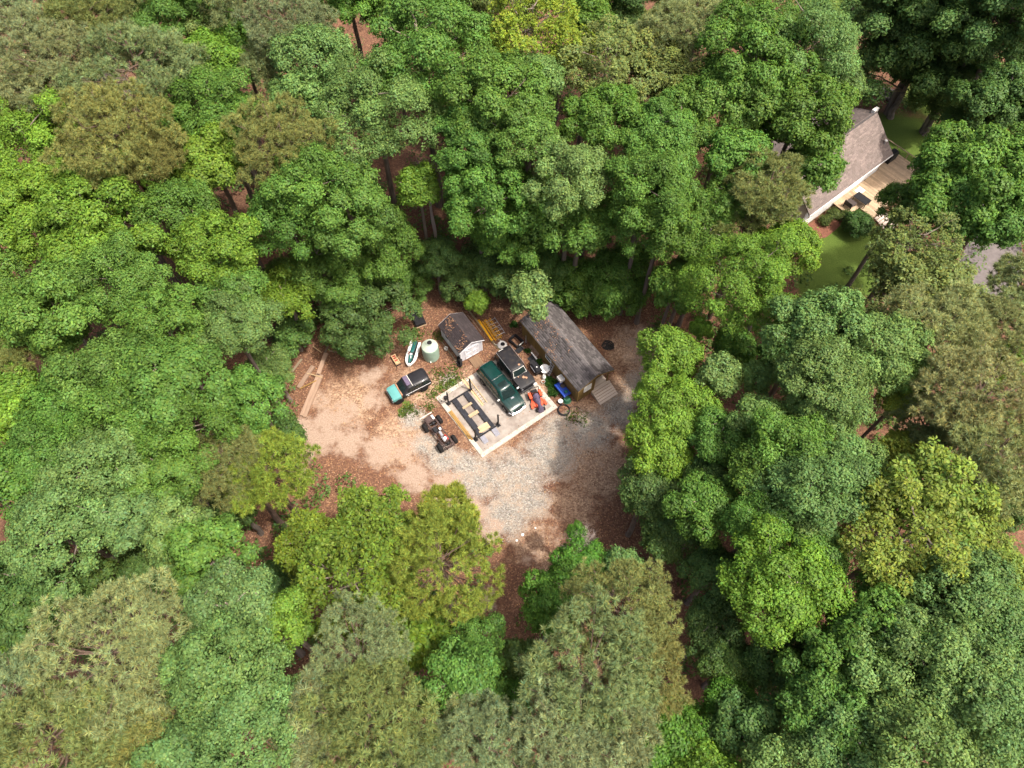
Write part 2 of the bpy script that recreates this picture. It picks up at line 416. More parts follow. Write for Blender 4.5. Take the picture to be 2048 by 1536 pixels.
    b.inputs['Roughness'].default_value = 0.95; b.inputs['Specular IOR Level'].default_value = 0.1
    bp = N.new('ShaderNodeBump'); bp.inputs['Strength'].default_value = 0.5; bp.inputs['Distance'].default_value = 0.05
    Lk.new(leaves, bp.inputs['Height']); Lk.new(bp.outputs[0], b.inputs['Normal'])
    me = np_mesh('ground', V, F, m)
    for nm, bl in (('sand', SAND), ('gravel', GRAVEL), ('tan', TAN), ('grass', GRASS)):
        a = me.attributes.new(nm, 'FLOAT', 'POINT')
        a.data.foreach_set('value', blob_field(bl, X, Y).ravel().astype(np.float32))
    o = link('ground', me)
    tag(o, 'brown leaf-strewn forest ground with pale dirt and gravel in the clearing', 'ground', kind='structure')
    return X, Y, Z
GX, GY, GZ = make_ground()
def gz(x, y):
    """height of the ground sheet near a point"""
    i = int(np.argmin(abs(GY[:, 0] - y))); j = int(np.argmin(abs(GX[0] - x)))
    return float(GZ[i, j])

# ------------------------------------------------------------------ concrete slab
SU = Vector((math.cos(R(36.3)), math.sin(R(36.3)), 0)); SV = Vector((-SU.y, SU.x, 0))
SB = Vector((-2.66, 26.78, 0))
def slab_pt(a, b, z=0.0):
    p = SB + SU * a + SV * b
    return Vector((p.x, p.y, z))
slab = thing('concrete_slab', 'square concrete slab with pale borders under the parked cars', 'slab', SB, 36.3)
slab['kind'] = 'structure'
LU, LV, BW = 8.57, 7.58, 0.42
MB().box((LU / 2, LV / 2, 0.03), (LU - 2 * BW, LV - 2 * BW, 0.14)).build('slab_field', M['concrete'], slab)
for c, d in (((LU / 2, BW / 2), (LU, BW - .008)), ((LU / 2, LV - BW / 2), (LU, BW - .008)), ((BW / 2, LV / 2), (BW - .008, LV - 2 * BW - .008)), ((LU - BW / 2, LV / 2), (BW - .008, LV - 2 * BW - .008))):
    MB().box((c[0], c[1], 0.035), (d[0], d[1], 0.14), ch=0.01).build('slab_border', M['concrete_edge'], slab)
SZ = 0.10     # slab top
# ------------------------------------------------------------------ buildings
def shingle_plane(name, parent, mat, o, ax, up, length, slope, course=0.16, tab=0.32, seed=1, th=0.012, tv=1.0):
    """lapped shingle tabs on one roof slope. o: lower corner, ax: along the eave, up: up the slope (units)"""
    g = random.Random(seed)
    o, ax, up = Vector(o), Vector(ax), Vector(up); nr = ax.cross(up)
    if nr.z < 0: nr = -nr
    V, F, T = [], [], []
    rows = int(slope / course)
    for r in range(rows):
        x = -g.uniform(0, tab)
        while x < length:
            w = tab * g.choice((0.7, 1.0, 1.0, 1.25)); x0, x1 = max(0, x) + 0.005, min(length, x + w) - 0.005
            x += w
            if x1 - x0 < 0.03: continue
            y0, y1 = r * course, min(slope, r * course + course * 1.15)
            lift = 0.016 + g.uniform(0, 0.008)
            p = [o + ax * x0 + up * y0 + nr * (lift + th), o + ax * x1 + up * y0 + nr * (lift + th), o + ax * x1 + up * y1 + nr * 0.012, o + ax * x0 + up * y1 + nr * 0.012,
                 o + ax * x0 + up * y0 + nr * 0.004, o + ax * x1 + up * y0 + nr * 0.004]
            k = len(V); V += [tuple(q) for q in p]
            F += [(k, k + 1, k + 2, k + 3), (k + 4, k + 5, k + 1, k)]
            t = 1 + tv * (-1 + g.choice((0.55, 0.75, 0.9, 1.05, 1.25, 1.6)) * g.uniform(0.93, 1.07))
            T += [(t, t * 0.99, t * 0.98)] * 6
    me = np_mesh(name, np.array(V), np.array(F), mat, np.array(T))
    ob = link(name, me, parent)
    ob['kind'] = 'stuff'
    return ob

def window(parent, c, w, h, face, frame_mat, panes=2, depth=0.05, glass=None):
    """window on a wall; face: unit vector out of the wall (axis aligned, local)"""
    f = Vector(face); s = Vector((-f.y, f.x, 0)); c = Vector(c)
    rz = math.degrees(math.atan2(s.y, s.x))
    wi = thing_part('window', parent)
    mb = MB(); t = 0.07
    for sx in (-1, 1): mb.box(c + s * sx * (w / 2 - t / 2) + f * depth / 2, (t, depth, h), rz=rz)
    for sz in (-1, 1): mb.box(c + Vector((0, 0, sz * (h / 2 - t / 2))) + f * (depth / 2 + .002), (w - 2 * t - .004, depth, t), rz=rz)
    for k in range(1, panes): mb.box(c + Vector((0, 0, -h / 2 + h * k / panes)) + f * (depth / 2 - .002), (w - 2 * t - .004, depth, t * 0.8), rz=rz)
    fr = mb.build('window_frame', frame_mat, wi)
    for k in range(panes):
        MB().box(c + Vector((0, 0, -h / 2 + h * (k + .5) / panes)) + f * 0.012, (w - 2 * t - .01, 0.016, h / panes - t * 1.2), rz=rz).build('pane', glass or M['glass'], wi)
    return wi

def thing_part(name, parent):
    o = bpy.data.objects.new(name, None); o.empty_display_size = 0.1
    COL.objects.link(o); o.parent = parent
    return o

# ---- cabin (local x towards the porch end, y to its left when facing that way)
CAB_C, CAB_A = Vector((5.03, 37.08, 0)), -55.7
cab = thing('wooden_cabin', 'brown board-sided cabin with grey shingle roof and corner porch', 'cabin', CAB_C, CAB_A)
CL, CW, CE, CR, FL = 8.8, 3.55, 2.62, 3.62, 0.5     # length, width, eave height, ridge height, floor
OH, OG = 0.26, 0.26
PD, PW = 1.5, 1.75                                    # porch depth, width (left side of the porch end)
mb = MB()
hx, hy = CL / 2, CW / 2
ts = (CR - CE) / (hy + OH)                            # roof slope
wallz = CE + OH * ts - 0.05
# main body with the porch corner cut out, open prism with gable tops
def wall_ring(z):
    return [(-hx, -hy, z), (hx, -hy, z), (hx, hy - PW, z), (hx - PD, hy - PW, z), (hx - PD, hy, z), (-hx, hy, z)]
mb.loft([wall_ring(0.28), wall_ring(wallz)])
for x, y0, y1 in ((-hx + .03, -hy, hy), (hx - .03, -hy, hy)):
    mb.add([(x - .03, y0, wallz), (x - .03, y1, wallz), (x - .03, 0, CR - .06), (x + .03, y0, wallz), (x + .03, y1, wallz), (x + .03, 0, CR - .06)],
           [(0, 1, 2), (5, 4, 3), (0, 3, 4, 1), (1, 4, 5, 2), (2, 5, 3, 0)])
mb.build('wall', M['siding'], cab)
bme = MB().box((0, 0, 0), (0.185, 0.03, 1.0)).mesh('siding_board', M['siding'])
def boards(x0, y0, x1, y1, ztop):
    d = math.hypot(x1 - x0, y1 - y0); n = max(1, round(d / 0.2)); a = math.atan2(y1 - y0, x1 - x0)
    nx, ny = math.sin(a), -math.cos(a)
    for k in range(n):
        t = (k + .5) / n; x, y = x0 + (x1 - x0) * t, y0 + (y1 - y0) * t
        zt = ztop(x, y)
        link('siding_board', bme, cab, (x + nx * .018, y + ny * .018, (0.2 + zt) / 2), (0, 0, a), ((d / n - 0.012) / 0.185, 1, zt - 0.2))
flat = lambda x, y: wallz - .02
gab = lambda x, y: wallz + (1 - abs(y) / hy) * (CR - wallz) - 0.1
boards(-hx, -hy, hx, -hy, flat)
boards(hx, -hy, hx, hy - PW, gab)
boards(hx - PD, hy - PW, hx - PD, hy, flat)
boards(hx, hy - PW, hx - PD, hy - PW, flat)
boards(hx - PD, hy, -hx, hy, flat)
boards(-hx, hy, -hx, -hy, gab)
# corner boards
for x, y in ((hx + .02, -hy - .02), (-hx - .02, -hy - .02), (hx + .02, hy - PW + .02), (-hx - .02, hy + .02)):
    MB().box((x, y, (wallz + .2) / 2), (0.1, 0.1, wallz - .22)).build('corner_board', M['siding'], cab)
# porch
pf = MB().box((hx - PD / 2, hy - PW / 2, FL - .08), (PD, PW, 0.14)).build('porch_floor', M['step_wood'], cab)
pbm = MB().box((0, 0, 0), (0.135, PW, 0.03)).mesh('plank', M['step_wood'])
for k in range(10): link('plank', pbm, pf, (hx - PD + 0.075 + k * 0.148, hy - PW / 2, FL + .008))
MB().box((hx - .07, hy - .07, (FL + wallz) / 2), (0.11, 0.11, wallz - FL), ch=.01).build('porch_post', M['siding'], cab)
MB().box((hx - .02, hy - PW / 2, wallz - .1), (0.1, PW, 0.18)).build('porch_beam', M['siding'], cab)
MB().box((hx - PD - .0, hy - PW / 2 + .1, FL + 1.0), (0.05, 0.85, 1.95)).build('door', M['offwhite'], cab)
# gable skin above porch
# foundation blocks
for x in (-hx + .3, -hx / 3, hx / 3, hx - .3):
    for y in (-hy + .25, hy - .25):
        MB().box((x, y, 0.13), (0.4, 0.3, 0.32)).build('foundation_block', M['stone_ring'], cab)
# roof
rf = thing_part('roof', cab)
rx = hx + OG; ry = hy + OH
for s in (-1, 1):
    MB().sheet([(-rx, s * ry, CE), (rx, s * ry, CE), (rx, 0, CR), (-rx, 0, CR)] if s < 0 else [(rx, ry, CE), (-rx, ry, CE), (-rx, 0, CR), (rx, 0, CR)], 0.03).build('roof_board', M['roof_deck'], rf)
    sl = math.hypot(ry, CR - CE); up = Vector((0, -s * ry, CR - CE)) / sl
    nz = Vector((0, s * (CR - CE), ry)) / sl * 0.034
    shingle_plane('shingles', rf, M['shingle'], Vector((-rx, s * ry, CE)) + nz, (1, 0, 0), up, 2 * rx, sl, 0.19, 0.36, 5 + s, tv=.8)
    MB().box((0, s * (ry + .02), CE - .05), (2 * rx, .03, .13)).build('fascia', M['siding'], rf)
    for e in (-1, 1):
        MB().sheet([(e * (rx + .02), s * ry, CE - .12), (e * (rx + .02), s * ry, CE), (e * (rx + .02), 0, CR), (e * (rx + .02), 0, CR - .12)], .014).build('rake_board', M['siding'], rf)
rm = MB()
for k in range(int(2 * rx / .28)):
    x = -rx + .15 + k * .28
    for s in (-1, 1):
        rm.sheet([(x - .15, 0, CR + .062), (x + .15, 0, CR + .072), (x + .15, s * .15, CR + .062 - .15 * ts), (x - .15, s * .15, CR + .052 - .15 * ts)], .006)
rme = rm.mesh('ridge_cap', M['shed_trim']); rme.materials[0] = surf('ridge_shingle', (0.135, 0.12, 0.118), .9, .15, 8)
link('ridge_cap', rme, rf)
window(cab, (hx + .035, -0.75, 1.75), 0.85, 0.95, (1, 0, 0), M['white'], 3, glass=M['offwhite'])
window(cab, (-0.2, -hy - .035, 1.75), 0.9, 0.9, (0, -1, 0), M['white'], 2)
# steps below the porch
st = thing('porch_steps', 'pale wooden stair of wide planks leading down from the cabin porch', 'steps', CAB_C + rotm(rz=CAB_A) @ Vector((hx + .02, hy - .9, 0)), CAB_A)
NS = 6
for k in range(NS):
    z = FL + .03 - k * 0.088
    link('tread', MB().box((0, 0, 0), (0.225, 2.1, 0.045), ch=.006).mesh('tread', M['step_wood']), st, (0.14 + k * 0.245, 0, z))
for s in (-1, 1):
    y = s * 1.0
    MB().add([(0.03, y - .03, FL - .02), (NS * .245, y - .03, 0.06), (NS * .245, y - .03, 0), (0.03, y - .03, 0), (0.03, y + .03, FL - .02), (NS * .245, y + .03, 0.06), (NS * .245, y + .03, 0), (0.03, y + .03, 0)],
             [(0, 1, 2, 3), (7, 6, 5, 4), (0, 4, 5, 1), (1, 5, 6, 2), (2, 6, 7, 3), (3, 7, 4, 0)]).build('stringer', M['step_wood'], st)

# ---- garden shed
SH_A = -56.0
SHF = Vector((-3.87, 37.4, 0))
SL_, SW_ = 3.5, 2.42
sh = thing('garden_shed', 'small white garden shed with dark brown gable roof and braced double doors', 'shed', SHF + rotm(rz=SH_A) @ Vector((-SL_ / 2, 0, 0)), SH_A)
sx, sy = SL_ / 2, SW_ / 2
SE, SR, SO = 1.95, 2.75, 0.18
w0 = SE + SO * (SR - SE) / (sy + SO) - .05
mb = MB()
mb.loft([[(-sx, -sy, .1), (sx, -sy, .1), (sx, sy, .1), (-sx, sy, .1)], [(-sx, -sy, w0), (sx, -sy, w0), (sx, sy, w0), (-sx, sy, w0)]])
for e in (-1, 1):
    x = e * (sx - .03)
    mb.add([(x - .03, -sy, w0), (x - .03, sy, w0), (x - .03, 0, SR - .06), (x + .03, -sy, w0), (x + .03, sy, w0), (x + .03, 0, SR - .06)], [(0, 1, 2), (5, 4, 3), (0, 3, 4, 1), (1, 4, 5, 2), (2, 5, 3, 0)])
mb.build('wall', M['shed_white'], sh)
for s in (-1, 1):
    for e in (-1, 1): MB().box((e * (sx + .012), s * (sy - .03), w0 / 2 + .04), (.05, .1, w0 - .16)).build('corner_trim', M['shed_trim'], sh)
    d = thing_part('door', sh)
    y = s * .39 + .05
    MB().box((sx + .012, y, .98), (.03, .74, 1.66)).build('door_panel', M['shed_white'], d)
    fr = MB()
    for q in (-1, 1): fr.box((sx + .036, y + q * .335, .98), (.025, .08, 1.66))
    for z in (.19, .98, 1.77): fr.box((sx + .038, y, z), (.025, .59, .08))
    for zz in (.585, 1.375): fr.box((sx + .034, y, zz), (.02, .9, .07), rx=50 * s)
    fr.build('door_brace', M['shed_trim'], d)
window(sh, (-.7, -sy - .01, 1.35), .7, .7, (0, -1, 0), M['shed_trim'], 1)
rf = thing_part('roof', sh)
rx, ry = sx + .16, sy + SO
for s in (-1, 1):
    MB().sheet([(-rx, -ry, SE), (rx, -ry, SE), (rx, 0, SR), (-rx, 0, SR)] if s < 0 else [(rx, ry, SE), (-rx, ry, SE), (-rx, 0, SR), (rx, 0, SR)], 0.022).build('roof_board', M['roof_deck'], rf)
    sl = math.hypot(ry, SR - SE); up = Vector((0, -s * ry, SR - SE)) / sl
    nz = Vector((0, s * (SR - SE), ry)) / sl * .026
    shingle_plane('shingles', rf, M['shed_shingle'], Vector((-rx, s * ry, SE)) + nz, (1, 0, 0), up, 2 * rx, sl, .16, .33, 15 + s, tv=.45)
    for e in (-1, 1): MB().sheet([(e * (rx + .015), s * ry, SE - .09), (e * (rx + .015), s * ry, SE + .02), (e * (rx + .015), 0, SR + .03), (e * (rx + .015), 0, SR - .08)], .012).build('rake_board', M['shed_trim'], rf)
rp = thing('shed_ramp', 'brown wooden plank ramp in front of the shed doors', 'ramp', (-3.46, 36.85, 0), SH_A)
for k in range(6): link('plank', MB().box((0, 0, 0), (1.15, .16, .035)).mesh('plank', M['ramp_wood']), rp, (.1, -.43 + k * .172, .105), (0, R(5), 0))
MB().box((-.3, 0, .06), (.1, .98, .08)).build('bearer', M['ramp_wood'], rp)
MB().box((.45, 0, .025), (.1, .98, .05)).build('bearer', M['ramp_wood'], rp)

# ---- house with deck at the upper right
HA = 39.2
HO = Vector((30.67, 52.47, 0))            # left end of the front eave
ho = thing('house', 'white sided house with brown shingle roof half hidden by trees', 'house', HO, HA)
HL, HE, HR, HD, HB = 13.45, 3.2, 6.35, 3.75, 5.6
MB().loft([[(-.0, .55, 0), (HL - .3, .55, 0), (HL - .3, HD + HB - .5, 0), (0, HD + HB - .5, 0)], [(0, .55, 3.15), (HL - .3, .55, 3.15), (HL - .3, HD + HB - .5, 3.15), (0, HD + HB - .5, 3.15)]]).build('wall', M['white'], ho)
for x in (0.03, HL - .33):
    MB().add([(x - .03, .55, 3.15), (x - .03, HD + HB - .5, 3.15), (x - .03, HD, HR - .1), (x + .03, .55, 3.15), (x + .03, HD + HB - .5, 3.15), (x + .03, HD, HR - .1)], [(0, 1, 2), (5, 4, 3), (0, 3, 4, 1), (1, 4, 5, 2), (2, 5, 3, 0)]).build('gable', M['white'], ho)
for k in range(12):
    MB().box((HL / 2 - .15, .54, .35 + k * .235), (HL - .35, .03, .215), rx=-4).build('siding_board', M['white'], ho)
rf = thing_part('roof', ho)
MB().sheet([(-.3, 0, HE), (HL, 0, HE), (HL, HD, HR), (-.3, HD, HR)], .05).build('roof_board', M['roof_deck'], rf)
HBZ = HR - HB * math.tan(R(24))
MB().sheet([(HL, HD + HB, HBZ), (-.3, HD + HB, HBZ), (-.3, HD, HR), (HL, HD, HR)], .05).build('roof_board', M['roof_deck'], rf)
sl = math.hypot(HD, HR - HE)
shingle_plane('shingles', rf, M['house_shingle'], Vector((-.3, 0, HE)) + Vector((0, -(HR - HE), HD)) / sl * .056, (1, 0, 0), Vector((0, HD, HR - HE)) / sl, HL + .3, sl, .2, .4, 31, tv=.35)
s2 = math.hypot(HB, HR - HBZ)
shingle_plane('shingles', rf, M['house_shingle'], Vector((-.3, HD + HB, HBZ)) + Vector((0, HR - HBZ, HB)) / s2 * .056, (1, 0, 0), Vector((0, -HB, HR - HBZ)) / s2, HL + .3, s2, .2, .4, 32, tv=.35)
MB().box((HL / 2 - .15, HD - .02, HR + .07), (HL + .3, .22, .05)).build('ridge_cap', M['roof_deck'], rf)
MB().box((HL / 2 - .15, -.06, HE - .06), (HL + .3, .11, .13)).build('gutter', M['white'], rf)
vp = MB().cyl((HL - .7, 1.1, HE + .8), (HL - .7, 1.1, HE + 1.5), .1).build('vent_pipe', M['steel'], rf)
MB().lathe([(.0, 0), (.16, 0), (.16, .06), (0, .12)], (HL - .7, 1.1, HE + 1.5), 14).build('vent_cap', M['white'], vp)
MB().box((HL - .1, HD + .2, HR + .1), (.75, .35, .5)).build('chimney', M['white'], rf)
for x in (1.3, 3.2, 6.2, 8.7, 11.2): window(ho, (x, .54, 1.75), .95, 1.25, (0, -1, 0), M['white'], 2)

dk = thing('wooden_deck', 'pale brown plank deck along the front of the house', 'deck', HO, HA)
dpm = MB().box((0, 0, 0), (.17, 1, .04)).mesh('plank', M['deck_wood'])
for k in range(62):
    x = 5.6 + .093 + k * .186
    y1 = .5 if x < HL - .35 else 3.8
    y0 = -3.5 if x > 7.2 else -1.7
    link('plank', dpm, dk, (x, (y0 + y1) / 2, .56), (0, 0, 0), (1, (y1 - y0 - .03), 1))
MB().box((11.3, -3.35, .28), (11.2, .12, .5)).build('rim_joist', M['deck_wood'], dk)
for x in (7.4, 10, 12.6, 15.2, 16.9): MB().box((x, -3.2, .26), (.14, .14, .52)).build('post', M['deck_wood'], dk)
rl = thing_part('railing', dk)
MB().box((17.05, .2, 1.45), (.1, 7.0, .06)).build('handrail', M['deck_wood'], rl)
for k in range(6): MB().box((17.05, -3.2 + k * 1.38, 1.0), (.09, .09, .9)).build('baluster', M['deck_wood'], rl)
# deck steps down to the lawn
sp = thing('deck_steps', 'pale plank path stepping from the deck to the lawn', 'steps', HO + rotm(rz=HA) @ Vector((8.3, -3.6, 0)), HA)
for k in range(7): link('plank', MB().box((0, 0, 0), (1.7, .26, .05)).mesh('plank', M['step_wood']), sp, (0, -.17 - k * .3, max(.03, .45 - k * .1)))
so = thing('patio_sofa', 'dark cushioned patio bench on the deck by the house wall', 'bench', HO + rotm(rz=HA) @ Vector((6.6, -.85, .585)), HA)
MB().box((0, 0, .42), (1.1, .95, .14), ch=.03).build('cushion', M['brown_cushion'], so)
MB().box((-.5, 0, .72), (.14, .95, .5), ch=.03).build('backrest', M['brown_cushion'], so)
for a in (-.48, .48):
    for c in (-.4, .4): MB().box((a, c, .17), (.07, .07, .36)).build('leg', M['black_steel'], so)
ta = thing('patio_table', 'dark glass topped patio table beside the deck bench', 'table', HO + rotm(rz=HA) @ Vector((7.9, -1.3, .585)), HA)
MB().box((0, 0, .68), (1.0, 1.7, .05), ch=.01).build('table_top', M['black_steel'], ta)
for a in (-.42, .42):
    for c in (-.75, .75): MB().box((a, c, .33), (.06, .06, .66)).build('leg', M['black_steel'], ta)
dm = thing('door_mat', 'cream mat lying on the deck at the house door', 'mat', HO + rotm(rz=HA) @ Vector((9.3, -.2, .585)), HA)
MB().box((0, 0, .012), (.95, .75, .024)).build('mat', M['white'], dm)
gr = thing('covered_grill', 'black covered barbecue grill at the far corner of the deck', 'grill', HO + rotm(rz=HA) @ Vector((15.6, .7, .585)), HA)
MB().loft([[(-.75, -.4, 0), (.75, -.4, 0), (.75, .4, 0), (-.75, .4, 0)], [(-.78, -.42, .75), (.78, -.42, .75), (.78, .42, .75), (-.78, .42, .75)], [(-.55, -.3, 1.15), (.55, -.3, 1.15), (.55, .3, 1.15), (-.55, .3, 1.15)]]).build('cover', M['black_steel'], gr)
MB().cyl((-.6, .43, .6), (.6, .43, .6), .03).build('handle', M['steel'], gr)

# mulch bed, lawn drive, pool cover, fire ring
mbd = MB()
for x0, x1, y0, y1 in ((0.2, 5.4, -1.9, .5),):
    n = 18; pts = []
    for k in range(n):
        a = 2 * math.pi * k / n; pts.append(((x0 + x1) / 2 + (x1 - x0) / 2 * (abs(math.cos(a)) ** .6) * (1 if math.cos(a) > 0 else -1) * rng.uniform(.94, 1.05), (y0 + y1) / 2 + (y1 - y0) / 2 * (abs(math.sin(a)) ** .6) * (1 if math.sin(a) > 0 else -1) * rng.uniform(.92, 1.06), .05))
    mbd.poly(pts, .1)
bed = link('mulch_bed', mbd.mesh('mulch_bed', M['mulch']), None, HO, (0, 0, R(HA)))
tag(bed, 'red brown mulch bed along the house wall below the deck', 'flower bed', kind='structure')
dr = MB().poly([(44.5, 42.5, .035), (48.6, 41.5, .035), (52.5, 47, .035), (55, 56, .035), (51, 57, .035), (47.5, 50.5, .035), (45.2, 47, .035)], .2)
tag(link('driveway', dr.mesh('driveway', M['asphalt'])), 'grey drive showing between trees at the right', 'driveway', kind='structure')
pl = thing('pool', 'bright blue round pool glimpsed through the trees behind the house', 'pool', (29.0, 70.0, gz(29, 70)), 20)
MB().lathe([(3.0, -.2), (3.0, .9), (2.85, .95), (2.8, .75), (0.0, .74)], (0, 0, 0), 32).build('liner', M['pool_blue'], pl)
MB().torus((0, 0, .95), 2.95, .09, n=32, k=6).build('rim', M['white'], pl)
fr = thing('fire_ring', 'round stone fire ring on the shaded lawn behind the house', 'fire pit', (45, 74.1, gz(45, 74.1)), 0)
for k in range(12):
    a = k * math.pi / 6
    MB().box((.85 * math.cos(a), .85 * math.sin(a), .16), (.36, .4, .34 + .06 * (k % 3)), rz=math.degrees(a), ch=.05).build('stone', M['stone_ring'], fr)
MB().lathe([(.66, 0), (.66, .06), (0, .09)], (0, 0, 0), 16).build('ash', M['char'], fr)

# ------------------------------------------------------------------ trees
def unit(v):
    return v / np.maximum(np.linalg.norm(v, axis=-1, keepdims=True), 1e-9)

def spread(r, n, gen, tries=40):
    """well spaced random directions on the sphere part chosen by gen"""
    pts = []
    for _ in range(n):
        best, bd = None, -1
        for _ in range(tries):
            p = gen()
            d = min([np.linalg.norm(p - q) for q in pts], default=9)
            if d > bd: best, bd = p, d
        pts.append(best)
    return np.array(pts)

def boughs(seed, Rc, flat, zmin, br, cnt=1.55):
    """bough centres and sizes: an uneven dome"""
    g = np.random.default_rng(seed)
    n = int(cnt * (Rc / br) ** 2) + 6
    def gen():
        while True:
            p = g.normal(size=3); p /= np.linalg.norm(p)
            if p[2] > zmin: return p
    D = spread(None, n, gen, 10)
    lob = unit(g.normal(size=(5, 3))); amp = g.uniform(-0.30, 0.26, 5)
    f = 1 + ((D @ lob.T) ** 3 * amp).sum(1) + g.uniform(-0.36, 0.14, n)
    C = D * (Rc - br * 0.8) * f[:, None]
    C[:, 2] *= flat
    inner = g.random(n) < 0.2
    C[inner] *= g.uniform(0.35, 0.75, (inner.sum(), 1))
    S = br * g.uniform(0.72, 1.3, n)
    return g, C, S, D

def quads(P, Nn, L, W, g, tint, fold=0.25, along=None):
    """diamond leaves at P facing Nn"""
    n = len(P)
    t = along if along is not None else unit(np.cross(Nn, g.normal(size=(n, 3))))
    t = unit(t - Nn * (t * Nn).sum(1, keepdims=True))
    b = np.cross(Nn, t)
    L = L[:, None]; W = W[:, None]
    v = np.stack([P - t * L * .5, P + b * W * .5 + Nn * W * fold, P + t * L * .5 - Nn * L * .12, P - b * W * .5 + Nn * W * fold], 1).reshape(-1, 3)
    f = np.arange(4 * n).reshape(n, 4)
    return v, f, np.repeat(tint, 4, axis=0)

def tints(n, g, base, amt, yellow):
    k = base * (1 + g.normal(size=n) * amt)
    y = np.clip(g.normal(size=n) * yellow + 1, 0.4, 1.9)
    return np.stack([k * y, k, k * (2 - y).clip(0.4, 1.6)], 1).clip(0.25, 2.2)

def oak_crown(name, seed, Rc, br=0.95, twigs=46, per=12, size=0.205, flat=0.86, zmin=-0.55):
    g, C, S, D = boughs(seed, Rc, flat, zmin, br)
    P, Nn, T = [], [], []
    for c, s, d in zip(C, S, D):
        k = max(12, int(twigs * (s / br) ** 2))
        ax = unit(d * 0.7 + np.array([0, 0, 0.8]))
        q = unit(g.normal(size=(k, 3)) + ax * 1.0)
        bump = 1 + 0.16 * np.sin(q @ (g.normal(size=3) * 4.0) + g.uniform(0, 6)) + 0.12 * np.sin(q @ (g.normal(size=3) * 7.0))
        tp = c + q * s * (g.uniform(0.86, 1.04, k) * bump)[:, None] * np.array([1, 1, 0.78])
        bt = g.normal() * 0.10; tt = g.normal(size=k) * 0.12
        o = g.normal(size=(k, per, 3)) * 0.125
        lp = tp[:, None, :] + o
        ln = unit(q[:, None, :] * 0.75 + unit(o) * 0.55 + np.array([0, 0, 0.5]) + g.normal(size=(k, per, 3)) * 0.35)
        P.append(lp.reshape(-1, 3)); Nn.append(ln.reshape(-1, 3))
        T.append(np.repeat(1 + bt + tt, per))
    P, Nn, T = np.concatenate(P), np.concatenate(Nn), np.concatenate(T)
    n = len(P)
    tn = tints(n, g, T, 0.15, 0.09)
    v, f, tn = quads(P, Nn, size * g.uniform(0.7, 1.25, n), size * 0.62 * g.uniform(0.7, 1.25, n), g, tn)
    return np_mesh(name, v, f, M['leaf'], tn), C

def nut_crown(name, seed, Rc, br=0.85):
    """open crown of long drooping leaves in rosettes"""
    g, C, S, D = boughs(seed, Rc, 0.85, -0.5, br)
    P, A, T = [], [], []
    for c, s, d in zip(C, S, D):
        k = max(8, int(44 * (s / br) ** 2)); per = 9
        q = unit(g.normal(size=(k, 3)) + unit(d + np.array([0, 0, .5])) * 0.8)
        tp = c + q * s * g.uniform(0.6, 1.15, (k, 1))
        an = g.uniform(0, 2 * np.pi, (k, per)); dr = g.uniform(-0.75, 0.25, (k, per))
        a = np.stack([np.cos(an), np.sin(an), dr], -1) + q[:, None, :] * 0.35
        a = unit(a)
        P.append((tp[:, None, :] + a * 0.2).reshape(-1, 3)); A.append(a.reshape(-1, 3))
        T.append(np.repeat(1 + g.normal() * 0.08 + g.normal(size=k) * 0.13, per))
    P, A, T = np.concatenate(P), np.concatenate(A), np.concatenate(T)
    n = len(P)
    side = unit(np.cross(A, np.array([0, 0, 1.0])) + g.normal(size=(n, 3)) * 0.3)
    Nn = unit(np.cross(side, A)); Nn *= np.sign(Nn[:, 2:3] + 1e-6)
    tn = tints(n, g, T, 0.18, 0.11)
    v, f, tn = quads(P, Nn, g.uniform(0.2, 0.34, n), g.uniform(0.09, 0.15, n), g, tn, 0.2, A)
    return np_mesh(name, v, f, M['leaf'], tn), C

def pine_crown(name, seed, Rc, br=0.8, tufts=19, per=46, flat=0.62, dens=1.0):
    g, C, S, D = boughs(seed, Rc, flat, -0.45, br, 2.1)
    V, T = [], []
    for c, s, d in zip(C, S, D):
        k = max(8, int(tufts * dens * (s / br) ** 2))
        ax = unit(d * 0.7 + np.array([0, 0, 0.8]))
        q = unit(g.normal(size=(k, 3)) + ax * 0.9)
        tp = c + q * s * g.uniform(0.62, 1.15, (k, 1)) * np.array([1, 1, 0.75])
        tax = unit(q * 0.5 + np.array([0, 0, 0.8]) + g.normal(size=(k, 3)) * 0.25)
        nd = unit(g.normal(size=(k, per, 3)) + tax[:, None, :] * 0.8)
        ln = g.uniform(0.24, 0.36, (k, per, 1))
        b0 = tp[:, None, :] + nd * 0.03
        side = unit(np.cross(nd, g.normal(size=(k, per, 3)))) * 0.023
        tri = np.stack([b0 + side, b0 - side, b0 + nd * ln], 2)
        V.append(tri.reshape(-1, 3))
        base = (1 + g.normal() * 0.07 + g.normal(size=k) * 0.15)
        tk = np.repeat(base, per)
        t3 = tints(len(tk), g, tk, 0.12, 0.12)
        T.append(np.repeat(t3, 3, axis=0))
    V, T = np.concatenate(V), np.concatenate(T)
    return np_mesh(name, V, np.arange(len(V)).reshape(-1, 3), M['needle'], T), C

